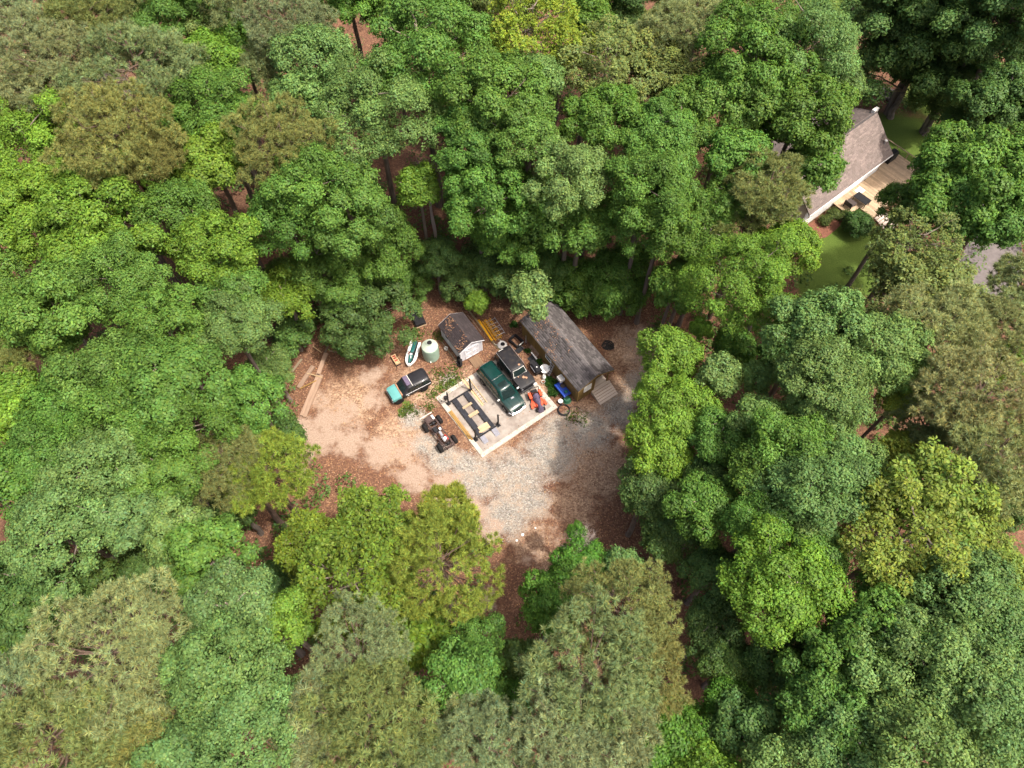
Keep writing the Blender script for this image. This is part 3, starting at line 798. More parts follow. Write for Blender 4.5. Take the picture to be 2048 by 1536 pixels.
def limbs(name, seed, C, Rc, mat, frac=0.75, low=-0.9, rad=0.075, twig=False):
    """limbs from the stem to the boughs, with side twigs"""
    g = random.Random(seed); mb = MB()
    top = 0.55 * Rc
    mb.tube([(0, 0, low * Rc), (0.04 * Rc, 0.02 * Rc, -0.2 * Rc), (0, 0.05 * Rc, top)], [rad * 2.0, rad * 1.5, rad * 0.5], 6)
    for c in C:
        if g.random() > frac: continue
        c = Vector(c)
        z0 = max(low * Rc * 0.8, min(top * 0.9, c.z - 0.55 * math.hypot(c.x, c.y)))
        a = Vector((0, 0.03 * Rc, z0)); mid = a.lerp(c, 0.5) + Vector((g.uniform(-.1, .1), g.uniform(-.1, .1), g.uniform(-.12, .05))) * Rc * 0.6
        mb.tube([a, mid, c], [rad, rad * 0.6, rad * 0.25], 5)
        for _ in range(4 if twig else 2):
            e = c + Vector((g.uniform(-1, 1), g.uniform(-1, 1), g.uniform(-.2, .9))) * (0.75 if twig else 0.6)
            s0 = mid.lerp(c, g.uniform(0.4, 1.0))
            mb.tube([s0, s0.lerp(e, .55) + Vector((g.uniform(-.1, .1), g.uniform(-.1, .1), .05)), e], [rad * 0.33, rad * .25, rad * 0.12], 4)
            if twig:
                for _ in range(6):
                    e2 = e + Vector((g.uniform(-1, 1), g.uniform(-1, 1), g.uniform(-.3, .9))) * 0.5
                    mb.tube([s0.lerp(e, 0.6), e2], [rad * 0.18, rad * 0.08], 3)
    return mb.mesh(name, mat)

def trunk_mesh(name, mat, seed):
    g = random.Random(seed); mb = MB()
    pts = [(0, 0, -0.04)] + [(g.uniform(-.1, .1) * (k > 0), g.uniform(-.1, .1) * (k > 0), k / 5) for k in range(6)]
    pts[-1] = (0, 0, 1)
    mb.tube(pts, [0.36, 0.27, 0.23, 0.21, 0.19, 0.17, 0.15], 9)
    return mb.mesh(name, mat, True)

BANK = {'oak': [], 'nut': [], 'pine': [], 'snag': []}
for i, (rc, n) in enumerate(((1.5, 2), (2.5, 3), (3.5, 5), (4.6, 4))):
    for k in range(n):
        sd = 100 + i * 20 + k
        me, C = oak_crown('crown', sd, rc, br=(0.48, 0.70, 0.90, 1.06)[i], twigs=(40, 56, 76, 92)[i], flat=(0.9, 0.95, 0.88, 0.82)[k % 4], zmin=(-0.6, -0.5, -0.42, -0.38)[i], size=(.185, .215, .17, .24)[k % 4])
        BANK['oak'].append((rc, me, limbs('limbs', sd, C, rc, M['twig'])))
for i, (rc, n) in enumerate(((1.7, 1), (3.2, 2), (4.5, 2))):
    for k in range(n):
        sd = 300 + i * 20 + k
        me, C = nut_crown('crown', sd, rc, br=(0.6, 0.85, 0.95)[i])
        BANK['nut'].append((rc, me, limbs('limbs', sd, C, rc, M['twig'])))
for i, (rc, n) in enumerate(((2.0, 2), (3.2, 3), (4.4, 2))):
    for k in range(n):
        sd = 400 + i * 20 + k
        me, C = pine_crown('crown', sd, rc, br=(0.6, 0.75, 0.85)[i])
        BANK['pine'].append((rc, me, limbs('limbs', sd, C, rc, M['pine_bark'], 0.85)))
for k in range(3):
    g, C, S, D = boughs(500 + k, 2.4, 1.0, -0.1, 0.42)
    BANK['snag'].append((2.4, None, limbs('limbs', 500 + k, C, 2.4, (M['pink_bark'], M['pink_bark'], M['dead_bark'])[k], 0.85, -0.9, 0.045, True)))
TRUNK = {'oak': [trunk_mesh('trunk', M['bark'], 1), trunk_mesh('trunk', M['bark'], 2)], 'pine': [trunk_mesh('trunk', M['pine_bark'], 3)]}
TRUNK['nut'] = TRUNK['oak']; TRUNK['snag'] = [trunk_mesh('trunk', M['dead_bark'], 4)]

TREE_COL = {  # leaf colour of each kind; D is a darker green with shade painted in
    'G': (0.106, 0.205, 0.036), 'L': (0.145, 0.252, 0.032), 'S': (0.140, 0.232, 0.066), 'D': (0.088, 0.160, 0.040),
    'Y': (0.205, 0.255, 0.030), 'YR': (0.175, 0.235, 0.034), 'YG': (0.125, 0.192, 0.022), 'OL': (0.160, 0.205, 0.055), 'B': (0.078, 0.182, 0.024),
    'PS': (0.225, 0.270, 0.115), 'PO': (0.205, 0.240, 0.075), 'PB': (0.225, 0.242, 0.082), 'PL': (0.235, 0.295, 0.050), 'PT': (0.300, 0.325, 0.130),
    'X': (0.3, 0.22, 0.2), 'W': (0.4, 0.35, 0.32)}
TREE_NAME = {'oak': ('broadleaf_tree', 'broadleaf trees of the forest'), 'nut': ('broadleaf_tree', 'broadleaf trees of the forest'), 'pine': ('pine_tree', 'pines of the forest'), 'snag': ('dead_tree', 'bare trees')}

def plant(i, kind, col, x, y, zc, rc, bx, by, label):
    """crown centre at (x, y, zc); the stem rises from (bx, by) and leans to the crown where these differ"""
    g = random.Random(i * 13 + 5)
    bank = BANK[kind]
    near = min(abs(math.log(rc / b[0])) for b in bank)
    pick = g.choice([b for b in bank if abs(math.log(rc / b[0])) < near + 0.02]) if kind != 'snag' else bank[2 if col == 'W' else i % 2]
    s = rc / pick[0]
    nm, grp = TREE_NAME[kind]
    z0 = gz(bx, by)
    root = thing(nm, label, 'tree' if kind != 'snag' else 'dead tree', (bx, by, z0), 0, grp)
    off = Vector((x - bx, y - by, zc - z0)); spin = g.uniform(0, 6.28)
    foot = off - Vector((0, 0, 0.7 * rc))
    if foot.z < 0.6: foot.z = 0.6
    tr = 0.55 + 0.16 * rc
    link('trunk', g.choice(TRUNK[kind]), root, rot=foot.to_track_quat('Z', 'Y').to_euler(), scale=(tr, tr, foot.length))
    link('limbs', pick[2], root, off, (0, 0, spin), (s, s, s))
    if pick[1]:
        c = link('crown', pick[1], root, off, (0, 0, spin), (s, s, s * g.uniform(0.9, 1.05)))
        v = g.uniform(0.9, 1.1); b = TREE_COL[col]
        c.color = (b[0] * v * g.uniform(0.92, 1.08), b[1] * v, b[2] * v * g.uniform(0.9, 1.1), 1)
    return root

CLEAR = [(-20.5, 31), (-20.8, 37), (-19, 41.5), (-12, 44.6), (-1, 44.8), (5, 44.2), (10.5, 42.5), (14.3, 38), (14.5, 33), (11.3, 28), (9.8, 22), (10, 17), (5, 16), (-0.5, 11.5), (-3, 13.5), (-1.5, 19), (-7, 22.6), (-14.5, 24.6), (-20, 28)]
YARD = [(30, 50.5), (39, 47), (46, 55), (49, 66), (41, 73), (30, 63)]
TREES = [
    ('pine', 'PS', -43.15, 59.36, 18.7, 3.16, -43.15, 59.36, 'grey-green pine in the top left corner'),
    ('pine', 'PO', -39.28, 61.87, 18.7, 3.57, -39.28, 61.87, 'olive pine at the top edge near the left corner'),
    ('pine', 'PS', -38.54, 54.81, 18.7, 5.15, -38.54, 54.81, 'large dull green pine right of the left edge, above the brown-topped pine'),
    ('pine', 'PS', -31.66, 54.62, 18.7, 5.84, -31.66, 54.62, 'broadest grey-green pine of the upper left, behind the bare pinkish tree'),
    ('oak', 'G', -34.0, 64.87, 16.5, 4.2, -34.0, 64.87, 'fresh green broadleaf tree at the top edge between two groups of pines'),
    ('oak', 'OL', -29.03, 65.88, 15.4, 3.18, -29.03, 65.88, 'dark olive broadleaf tree at the top edge left of the sage pine'),
    ('oak', 'L', -27.64, 58.56, 16.5, 3.47, -27.64, 58.56, 'yellow-green rounded tree right of the broadest grey-green pine'),
    ('oak', 'G', -25.57, 61.9, 15.4, 2.74, -25.57, 61.9, 'mid green tree squeezed between the yellow-green tree and the sage pine'),
    ('pine', 'PS', -19.87, 60.52, 18.7, 4.27, -19.87, 60.52, 'wide sage pine at the top edge, left of the big dark green dome'),
    ('pine', 'PS', -22.19, 58.77, 16.5, 2.5, -22.19, 58.77, 'small grey pine below the wide sage pine at the top'),
    ('snag', 'X', -33.4, 52.38, 17.6, 2.57, -33.4, 52.38, 'bare pinkish grey tree among the pines of the upper left'),
    ('snag', 'X', -30.22, 50.83, 16.5, 2.1, -30.22, 50.83, 'half dead brownish tree with sparse leaves beside the golden olive pine'),
    ('pine', 'PB', -31.35, 45.54, 20.4, 4.59, -31.35, 45.54, 'golden olive pine in front of the bare pinkish tree'),
    ('pine', 'PB', -28.28, 44.76, 18.7, 2.57, -28.28, 44.76, 'small brown-olive pine between the golden pine and lime crowns'),
    ('pine', 'PO', -42.15, 52.17, 17.6, 3.36, -42.15, 52.17, 'dark olive pine at the left edge below the corner pine'),
    ('oak', 'G', -42.96, 54.73, 13.2, 1.94, -42.96, 54.73, 'small bright green tree peeking out beside the golden olive pine'),
    ('oak', 'G', -24.93, 50.67, 17.6, 3.98, -24.93, 50.67, 'blue-tinged green tree with rounded top right of the bare pinkish tree'),
    ('oak', 'L', -25.21, 46.81, 16.5, 3.68, -25.21, 46.81, 'glossy green tree directly below the blue-tinged round crown'),
    ('pine', 'PO', -18.16, 46.26, 18.7, 4.18, -18.16, 46.26, 'dark olive fine-textured pine left of centre in the upper half'),
    ('oak', 'S', -17.18, 57.02, 17.6, 3.81, -17.18, 57.02, 'pale sage tree right of the small grey pine'),
    ('oak', 'S', -18.4, 53.31, 16.5, 2.83, -18.4, 53.31, 'pale sage crown directly above the dark olive fine-textured pine'),
    ('oak', 'L', -39.39, 47.02, 16.5, 4.76, -39.39, 47.02, 'bright lime tree at the left edge below the dark olive pine'),
    ('oak', 'L', -33.04, 44.51, 16.5, 4.46, -33.04, 44.51, 'bright lime tree in front of the golden olive pine'),
    ('oak', 'L', -37.44, 42.55, 16.5, 3.53, -37.44, 42.55, 'lime crown at the left, second below the dark olive pine'),
    ('oak', 'L', -31.79, 37.25, 17.6, 4.82, -31.79, 37.25, 'wide lime tree of the left side, level with the top of the shed tree wall'),
    ('oak', 'G', -26.17, 40.49, 16.5, 3.39, -26.17, 40.49, 'green dome right of the wide lime tree'),
    ('oak', 'L', -23.26, 36.88, 16.5, 3.47, -23.26, 36.88, 'yellow-tinted green dome below right of the wide lime tree'),
    ('oak', 'G', -16.72, 43.45, 17.6, 3.81, -16.72, 43.45, 'deep green crown just below the dark olive fine-textured pine'),
    ('oak', 'G', -18.55, 42.05, 14.1, 3.75, -18.55, 42.05, 'deep green crown second below the dark olive pine'),
    ('oak', 'G', -7.82, 56.52, 18.7, 5.94, -7.82, 56.52, 'big dark green dome at the top, left of the yellow tree'),
    ('oak', 'G', -12.06, 67.54, 15.4, 2.79, -12.06, 67.54, 'small green crown at the top edge above the big dark green dome'),
    ('oak', 'OL', -5.71, 66.94, 15.4, 3.19, -5.71, 66.94, 'olive green crown at the top edge touching the yellow tree'),
    ('oak', 'G', -3.42, 63.65, 15.4, 2.23, -3.42, 63.65, 'narrow green crown between the big dark dome and the yellow tree'),
    ('nut', 'Y', 1.84, 59.44, 18.7, 5.09, 1.84, 59.44, 'bright yellow-green tree at the top middle'),
    ('nut', 'Y', -1.2, 59.27, 15.4, 2.12, -1.2, 59.27, 'yellow lobe tree below left of the bright yellow-green tree'),
    ('oak', 'G', 7.61, 65.24, 16.5, 2.58, 7.61, 65.24, 'blue-green crown at the top edge right of the yellow tree'),
    ('oak', 'D', 10.68, 68.33, 14.3, 3.4, 10.68, 68.33, 'shaded dark tree at the top edge right of the blue-green crown'),
    ('pine', 'PO', 14.06, 61.73, 17.6, 2.71, 14.06, 61.73, 'slim olive pine at the top edge left of the widest pine there'),
    ('nut', 'OL', 8.25, 56.04, 17.6, 4.48, 8.25, 56.04, 'olive tree with long drooping leaves right of the yellow tree'),
    ('nut', 'OL', 12.39, 58.27, 16.5, 3.54, 12.39, 58.27, 'olive tree with rusty shoots left of the pale pines at the top'),
    ('oak', 'S', 4.16, 57.38, 17.6, 1.17, 4.16, 57.38, 'little pale tree top poking up between yellow and olive trees'),
    ('oak', 'S', -11.25, 49.97, 17.6, 5.32, -11.25, 49.97, 'wide pale sage dome below the big dark green dome'),
    ('oak', 'G', -0.74, 50.58, 18.7, 4.86, -0.74, 50.58, 'broad green crown in the upper middle, below the yellow tree'),
    ('oak', 'S', 2.03, 53.56, 18.7, 2.41, 2.03, 53.56, 'pale green top standing above the broad middle crown'),
    ('oak', 'G', -3.46, 48.62, 17.6, 3.19, -3.46, 48.62, 'green crown left of the upper middle, beside the wide sage dome'),
    ('oak', 'G', 1.28, 47.35, 18.7, 3.37, 1.28, 47.35, 'green crown right below the broad upper middle crown'),
    ('oak', 'G', 7.23, 49.66, 17.6, 3.25, 7.23, 49.66, 'mid green crown below the olive drooping tree'),
    ('oak', 'G', 12.03, 48.61, 17.6, 3.24, 12.03, 48.61, 'rounded green crown above the clearing, left of the blue tarp gleam'),
    ('oak', 'G', 10.82, 43.41, 17.6, 3.48, 10.82, 43.41, 'tall green crown on the slope line right of the upper middle'),
    ('oak', 'G', 10.74, 42.44, 13.4, 3.25, 10.74, 42.44, 'green crown behind the cabin, right of the tall middle tree'),
    ('oak', 'S', 4.87, 44.42, 17.5, 3.31, 4.87, 44.42, 'pale edged crown in the middle of the upper forest'),
    ('oak', 'G', 5.98, 44.08, 11.7, 4.33, 5.98, 44.08, 'broad dense crown standing behind the cabin roof'),
    ('oak', 'G', -2.8, 44.96, 14.4, 4.23, -2.8, 44.96, 'broad green crown above the garden shed'),
    ('oak', 'G', -0.62, 44.85, 9.7, 4.17, -0.62, 44.85, 'dense green crown between garden shed and cabin, upper of two'),
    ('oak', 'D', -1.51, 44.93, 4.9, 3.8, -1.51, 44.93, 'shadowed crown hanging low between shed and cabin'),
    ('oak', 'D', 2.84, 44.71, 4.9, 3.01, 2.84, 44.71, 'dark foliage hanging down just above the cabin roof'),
    ('oak', 'S', 1.75, 39.03, 8.0, 1.87, 2.33, 44.77, 'small pale leafy bough tree overhanging the cabin roof corner'),
    ('oak', 'G', -13.94, 44.0, 15.2, 4.07, -13.94, 44.0, 'deep green dome left of the broad crown above the shed'),
    ('oak', 'G', -12.31, 44.56, 8.1, 4.39, -12.31, 44.56, 'deep green dome above the round water tank'),
    ('oak', 'L', -8.16, 46.98, 13.2, 1.83, -8.16, 46.98, 'small bright sapling between the two deep green domes'),
    ('snag', 'X', -7.57, 48.53, 13.2, 1.2, -7.57, 48.53, 'thin bare snag rising in the gap above the garden shed'),
    ('oak', 'D', -7.18, 44.94, 5.4, 2.14, -7.18, 44.94, 'dark low undergrowth tree in the gap above the shed'),
    ('oak', 'G', -17.29, 42.52, 7.4, 4.21, -17.29, 42.52, 'green dome above the lumber pile, left of the water tank tree'),
    ('oak', 'D', -14.09, 39.19, 4.3, 4.39, -15.87, 43.21, 'dark green tree at the clearing edge left of the covered black box'),
    ('oak', 'L', -20.02, 38.99, 7.7, 2.8, -20.02, 38.99, 'sunlit tree hanging over the upper end of the lumber pile'),
    ('oak', 'D', -20.42, 38.14, 2.8, 1.76, -20.42, 38.14, 'leafy low tree beside the lumber pile'),
    ('oak', 'G', -21.76, 34.26, 15.4, 2.65, -21.76, 34.26, 'rounded green crown left of the sunlit lumber pile tree'),
    ('oak', 'S', -20.87, 30.83, 15.4, 3.12, -20.87, 30.83, 'pale green dome level with the lumber pile'),
    ('oak', 'S', -20.72, 32.58, 6.8, 2.07, -20.72, 32.58, 'greyish green crown at the clearing edge beside the long planks'),
    ('oak', 'G', -18.78, 25.58, 13.2, 2.49, -18.78, 25.58, 'green crown with yellow flecks at the left clearing edge'),
    ('oak', 'G', -32.99, 31.39, 17.6, 3.77, -32.99, 31.39, 'green dome near the left edge in the middle height'),
    ('oak', 'G', -35.83, 30.19, 16.5, 2.45, -35.83, 30.19, 'green crown cut by the left edge, above the small pine'),
    ('oak', 'G', -28.47, 32.97, 17.6, 3.26, -28.47, 32.97, 'dense green dome second from the left edge in the middle rows'),
    ('oak', 'G', -25.69, 29.84, 16.5, 3.07, -25.69, 29.84, 'green dome centred in the left forest above the branchy crown'),
    ('oak', 'G', -33.7, 29.9, 15.4, 2.26, -33.7, 29.9, 'small green crown above the small pine at the left edge'),
    ('pine', 'PO', -36.29, 28.68, 15.4, 1.76, -36.29, 28.68, 'small olive pine at the left edge'),
    ('oak', 'L', -36.27, 26.22, 14.3, 1.84, -36.27, 26.22, 'lime crown at the left edge below the small olive pine'),
    ('oak', 'L', -35.98, 24.21, 14.3, 1.73, -35.98, 24.21, 'lower lime crown at the left edge'),
    ('oak', 'G', -27.91, 25.58, 17.6, 3.45, -27.91, 25.58, 'branchy green crown left of the middle, upper row'),
    ('oak', 'G', -23.57, 24.63, 17.6, 3.61, -23.57, 24.63, 'large crown with pale branches showing in the left forest'),
    ('oak', 'G', -30.34, 23.34, 16.5, 3.43, -30.34, 23.34, 'green crown left of the large branchy one'),
    ('oak', 'G', -26.2, 22.08, 16.5, 3.28, -26.2, 22.08, 'green crown below the large branchy one'),
    ('oak', 'G', -22.6, 22.26, 16.5, 3.05, -22.6, 22.26, 'green crown right of the one below the large branchy crown'),
    ('oak', 'G', -30.77, 19.48, 16.5, 3.36, -30.77, 19.48, 'greyish green crown at the left edge, lower middle'),
    ('oak', 'S', -26.66, 18.85, 16.5, 3.3, -26.66, 18.85, 'pale flecked crown of the lower left forest'),
    ('oak', 'G', -23.32, 19.34, 15.4, 3.05, -23.32, 19.34, 'green crown left of the two olive pines by the clearing'),
    ('pine', 'PO', -19.54, 20.47, 14.3, 2.97, -19.54, 20.47, 'olive pine at the clearing edge, left one of the pair'),
    ('pine', 'PL', -17.33, 20.04, 13.2, 3.12, -17.33, 20.04, 'olive lime pine at the clearing edge, right one of the pair'),
    ('oak', 'S', -28.33, 14.97, 16.5, 3.43, -28.33, 14.97, 'whitish flecked crown at the lower left edge'),
    ('oak', 'S', -24.99, 16.28, 15.4, 2.44, -24.99, 16.28, 'pale flecked crown right of the whitish one in the lower left'),
    ('oak', 'S', -21.9, 15.45, 14.3, 2.41, -21.9, 15.45, 'pale round crown over the dark gap in the lower left'),
    ('oak', 'D', -31.6, 12.65, 13.2, 2.87, -31.6, 12.65, 'dark green crown at the left edge below the whitish one'),
    ('oak', 'D', -28.83, 12.11, 12.1, 2.52, -28.83, 12.11, 'blue-dark crown beside the dark gap in the lower left'),
    ('oak', 'D', -30.62, 10.31, 12.1, 2.62, -30.62, 10.31, 'dark green crown left of the yellowish straw pine'),
    ('oak', 'L', -31.52, 8.37, 11.0, 2.19, -31.52, 8.37, 'vivid green low tree at the left edge beside the straw pine'),
    ('pine', 'PT', -22.0, 7.24, 17.6, 4.63, -22.0, 7.24, 'large straw-coloured pine in the lower left'),
    ('pine', 'PS', -27.54, 5.14, 16.5, 2.93, -27.54, 5.14, 'dull pine at the left edge in the lower corner'),
    ('pine', 'PO', -24.06, 2.8, 17.6, 3.66, -24.06, 2.8, 'olive pine in the bottom left corner'),
    ('pine', 'PO', -21.19, 2.54, 16.5, 2.48, -21.19, 2.54, 'olive pine at the bottom edge below the straw pine'),
    ('oak', 'G', -19.29, 13.57, 14.3, 2.92, -19.29, 13.57, 'fresh green crown right of the dark gap in the lower left'),
    ('oak', 'D', -25.66, 13.62, 9.9, 2.23, -25.66, 13.62, 'olive dark small tree inside the dark gap of the lower left'),
    ('pine', 'PO', -29.28, 16.03, 8.8, 1.76, -29.28, 16.03, 'small shaded pine inside the dark gap of the lower left'),
    ('oak', 'S', -16.53, 10.07, 16.5, 2.91, -16.53, 10.07, 'pale mint crown, uppermost of the mint group at the lower left'),
    ('oak', 'L', -13.92, 9.18, 15.4, 2.05, -13.92, 9.18, 'light green crown right of the uppermost mint crown'),
    ('oak', 'S', -16.11, 6.07, 17.6, 3.56, -16.11, 6.07, 'wide mint crown in the middle of the lower left group'),
    ('oak', 'S', -14.36, 3.72, 17.6, 3.13, -14.36, 3.72, 'mint crown at the bottom, right of the wide one'),
    ('oak', 'S', -17.68, 2.15, 16.5, 2.74, -17.68, 2.15, 'mint crown cut by the bottom edge'),
    ('nut', 'YG', -10.3, 12.57, 13.2, 4.19, -10.3, 12.57, 'glossy tree with yellow leaf tips and pink ground showing through'),
    ('nut', 'YG', -9.85, 16.97, 12.1, 3.01, -9.85, 16.97, 'glossy green tree at the clearing edge left of the lime pine'),
    ('nut', 'YG', -13.87, 15.79, 11.0, 2.73, -13.87, 15.79, 'glossy speckled tree left of the pink ground patches'),
    ('nut', 'YG', -5.91, 9.3, 11.0, 2.16, -5.91, 9.3, 'glossy yellow speckled low tree below the lime pine'),
    ('pine', 'PL', -4.81, 13.38, 14.3, 3.92, -4.81, 13.38, 'bright lime pine standing in the clearing edge below the gravel'),
    ('pine', 'PL', -4.59, 16.88, 12.1, 2.33, -4.59, 16.88, 'smaller lime pine top touching the gravel'),
    ('oak', 'B', 2.64, 11.2, 11.0, 2.37, 2.64, 11.2, 'vivid dark-leaved green tree below the clearing track'),
    ('oak', 'B', 4.99, 14.04, 9.9, 2.17, 4.99, 14.04, 'vivid green tree with bleached dead branches at the clearing edge'),
    ('snag', 'W', 4.98, 15.87, 9.9, 1.31, 4.98, 15.87, 'bleached dead branches rising out of the vivid green tree'),
    ('oak', 'B', 4.98, 17.73, 7.0, 0.7, 5.37, 15.77, 'tiny green top beside the bleached dead branches'),
    ('oak', 'S', 7.7, 13.94, 9.9, 1.53, 7.7, 13.94, 'bluish small tree behind the brown-olive pine'),
    ('oak', 'G', -2.53, 6.17, 14.3, 2.76, -2.53, 6.17, 'green crown below the lime pine in the lower middle'),
    ('oak', 'G', -2.46, 8.37, 12.1, 1.96, -2.46, 8.37, 'green crown at the lower end of the clearing track'),
    ('pine', 'PB', 7.1, 9.75, 15.4, 3.73, 7.1, 9.75, 'brown-olive pine right of the clearing track, upper one'),
    ('pine', 'PB', 7.98, 7.07, 15.4, 2.61, 7.98, 7.07, 'brown-olive pine directly below the upper brown-olive one'),
    ('pine', 'PS', 3.87, 5.66, 17.6, 3.6, 3.87, 5.66, 'big silvery pine at the bottom middle'),
    ('pine', 'PS', 2.91, 2.85, 17.6, 2.97, 2.91, 2.85, 'silvery pine at the bottom edge right of the middle'),
    ('pine', 'PS', 5.57, 3.38, 16.5, 2.39, 5.57, 3.38, 'silvery pine low right of the big silvery one'),
    ('pine', 'PS', -2.65, 3.73, 15.4, 1.62, -2.65, 3.73, 'small silvery pine at the bottom middle'),
    ('pine', 'PS', -1.29, 2.3, 16.5, 2.61, -1.29, 2.3, 'silvery pine cut by the bottom edge at the middle'),
    ('pine', 'PS', -8.94, 7.06, 16.5, 2.69, -8.94, 7.06, 'grey-green pine below the glossy speckled trees'),
    ('pine', 'PO', -7.63, 3.81, 17.6, 3.5, -7.63, 3.81, 'wide olive pine at the bottom, left of the middle'),
    ('pine', 'PS', -10.82, 3.43, 16.5, 2.5, -10.82, 3.43, 'grey pine between the mint crowns and the wide olive pine'),
    ('pine', 'PS', -5.54, 1.92, 16.5, 1.84, -5.54, 1.92, 'grey pine cut by the bottom edge beside the wide olive pine'),
    ('oak', 'D', 0.89, 8.28, 7.7, 1.61, 0.89, 8.28, 'dark low tree beside the big silvery pine'),
    ('oak', 'B', -0.39, 5.4, 8.8, 1.5, -0.39, 5.4, 'vivid green low tree between the two silvery pines at the bottom'),
    ('oak', 'B', 8.11, 2.37, 12.1, 2.16, 8.11, 2.37, 'vivid green crown at the bottom edge right of the silvery pines'),
    ('oak', 'B', -8.6, 2.2, 9.9, 1.34, -8.6, 2.2, 'vivid green patch of low tree at the bottom edge'),
    ('pine', 'PT', 15.56, 60.2, 18.7, 3.99, 15.56, 60.2, 'pale olive pine at the top, widest of those right of the yellow tree'),
    ('pine', 'PO', 20.27, 63.31, 17.6, 2.26, 20.27, 63.31, 'dark olive pine beside the widest pine at the top'),
    ('nut', 'OL', 14.02, 56.32, 16.5, 2.88, 14.02, 56.32, 'rusty olive crown left of the tall group by the house'),
    ('oak', 'G', 20.33, 54.76, 18.7, 5.33, 20.33, 54.76, 'tall bright crown forming the middle of the group by the house'),
    ('oak', 'S', 25.42, 57.59, 18.7, 4.98, 25.42, 57.59, 'blue-green crown at the top of the group by the house'),
    ('oak', 'S', 29.58, 55.82, 16.5, 2.3, 29.58, 55.82, 'blue-green crown leaning over the back of the house roof'),
    ('oak', 'G', 24.21, 50.58, 17.6, 3.86, 24.21, 50.58, 'bright crown covering the left of the house'),
    ('oak', 'G', 19.13, 52.93, 17.6, 3.77, 19.13, 52.93, 'green crown left in the group by the house'),
    ('oak', 'G', 26.55, 48.92, 14.3, 2.96, 26.55, 48.92, 'green crown hanging over the house roof'),
    ('oak', 'G', 14.01, 49.81, 16.5, 3.34, 14.01, 49.81, 'rounded crown right of the one above the blue tarp gap'),
    ('oak', 'G', 18.6, 46.99, 16.5, 2.92, 18.6, 46.99, 'green dome below the blue tarp'),
    ('oak', 'G', 12.95, 45.15, 16.5, 3.08, 12.95, 45.15, 'green crown midway between cabin and house'),
    ('oak', 'G', 12.3, 41.31, 15.4, 2.64, 12.3, 41.31, 'green crown above right of the cabin'),
    ('oak', 'G', 9.98, 42.98, 4.2, 3.9, 9.98, 42.98, 'leafy skirt tree just right of the cabin back'),
    ('pine', 'PO', 20.5, 43.19, 16.5, 3.55, 20.5, 43.19, 'brownish thin pine with bent bare limbs left of the house'),
    ('pine', 'PO', 19.57, 41.86, 13.2, 2.7, 19.57, 41.86, 'brownish lower pine crown below the thin bent pine'),
    ('oak', 'D', 40.38, 72.67, 8.9, 5.89, 40.38, 72.67, 'deep shaded crown at the top right, left one'),
    ('oak', 'D', 44.47, 70.33, 8.5, 6.73, 44.47, 70.33, 'deep shaded crown at the top right with its trunk showing'),
    ('oak', 'D', 44.51, 70.65, 6.4, 3.38, 44.51, 70.65, 'shaded hanging crown behind the fire ring'),
    ('oak', 'D', 47.64, 67.81, 12.5, 5.77, 47.64, 67.81, 'shaded crown in the top right corner'),
    ('oak', 'D', 47.79, 67.46, 5.6, 3.91, 47.79, 67.46, 'shaded crown right of the visible leaning trunk'),
    ('oak', 'D', 47.4, 59.44, 12.0, 3.81, 47.4, 59.44, 'shaded crown at the right edge near the top'),
    ('oak', 'G', 35.94, 43.9, 17.6, 5.17, 35.94, 43.9, 'great green tree right of the house deck'),
    ('oak', 'G', 38.07, 40.89, 16.5, 4.48, 38.07, 40.89, 'green crown at the right edge below the great tree'),
    ('oak', 'G', 34.04, 45.52, 12.1, 2.13, 34.04, 45.52, 'green bough tree reaching over the house deck'),
    ('oak', 'D', 36.1, 52.81, 1.5, 1.41, 36.1, 52.81, 'small clipped dark tree in front of the deck'),
    ('oak', 'L', 22.8, 39.66, 14.3, 2.66, 22.8, 39.66, 'lime green crown left of the lawn'),
    ('oak', 'L', 18.42, 35.31, 14.3, 4.18, 18.42, 35.31, 'wide lime green tree left of the lawn bottom'),
    ('oak', 'D', 15.24, 40.05, 9.9, 2.08, 15.24, 40.05, 'dark small crown left of the wide lime tree'),
    ('oak', 'G', 13.97, 38.49, 9.9, 1.86, 13.97, 38.49, 'green low crown above the bare path right of the cabin'),
    ('nut', 'OL', 31.64, 37.72, 15.4, 3.83, 31.64, 37.72, 'yellow-olive crown below the great tree by the house'),
    ('nut', 'OL', 30.88, 35.63, 14.3, 3.43, 30.88, 35.63, 'yellow-olive crown right of the lawn'),
    ('nut', 'OL', 33.27, 34.26, 14.3, 2.99, 33.27, 34.26, 'yellow-olive crown above the pale pine at the right'),
    ('pine', 'PT', 31.06, 29.83, 16.5, 3.71, 31.06, 29.83, 'pale straw pine at the right, below the yellow-olive crowns'),
    ('pine', 'PS', 35.83, 30.99, 15.4, 2.59, 35.83, 30.99, 'grey pine at the right edge beside the pale straw one'),
    ('oak', 'L', 13.15, 30.84, 11.0, 2.53, 13.15, 30.84, 'bright green tree beside the bare path right of the cabin steps'),
    ('oak', 'S', 15.93, 28.51, 12.1, 1.59, 15.93, 28.51, 'grey-green small crown right of the bright green path tree'),
    ('oak', 'S', 18.98, 28.82, 11.0, 1.32, 18.98, 28.82, 'tiny grey-green crown in the right forest edge'),
    ('oak', 'S', 21.6, 29.54, 16.5, 3.37, 21.6, 29.54, 'pale blue-green crown, top of the right forest group'),
    ('oak', 'S', 21.45, 25.99, 16.5, 3.42, 21.45, 25.99, 'pale blue-green crown, second in the right forest group'),
    ('oak', 'S', 21.64, 23.73, 15.4, 3.03, 21.64, 23.73, 'grey-green crown, third in the right forest group'),
    ('oak', 'S', 25.97, 27.54, 16.5, 3.34, 25.97, 27.54, 'sage crown left of the pale straw pine'),
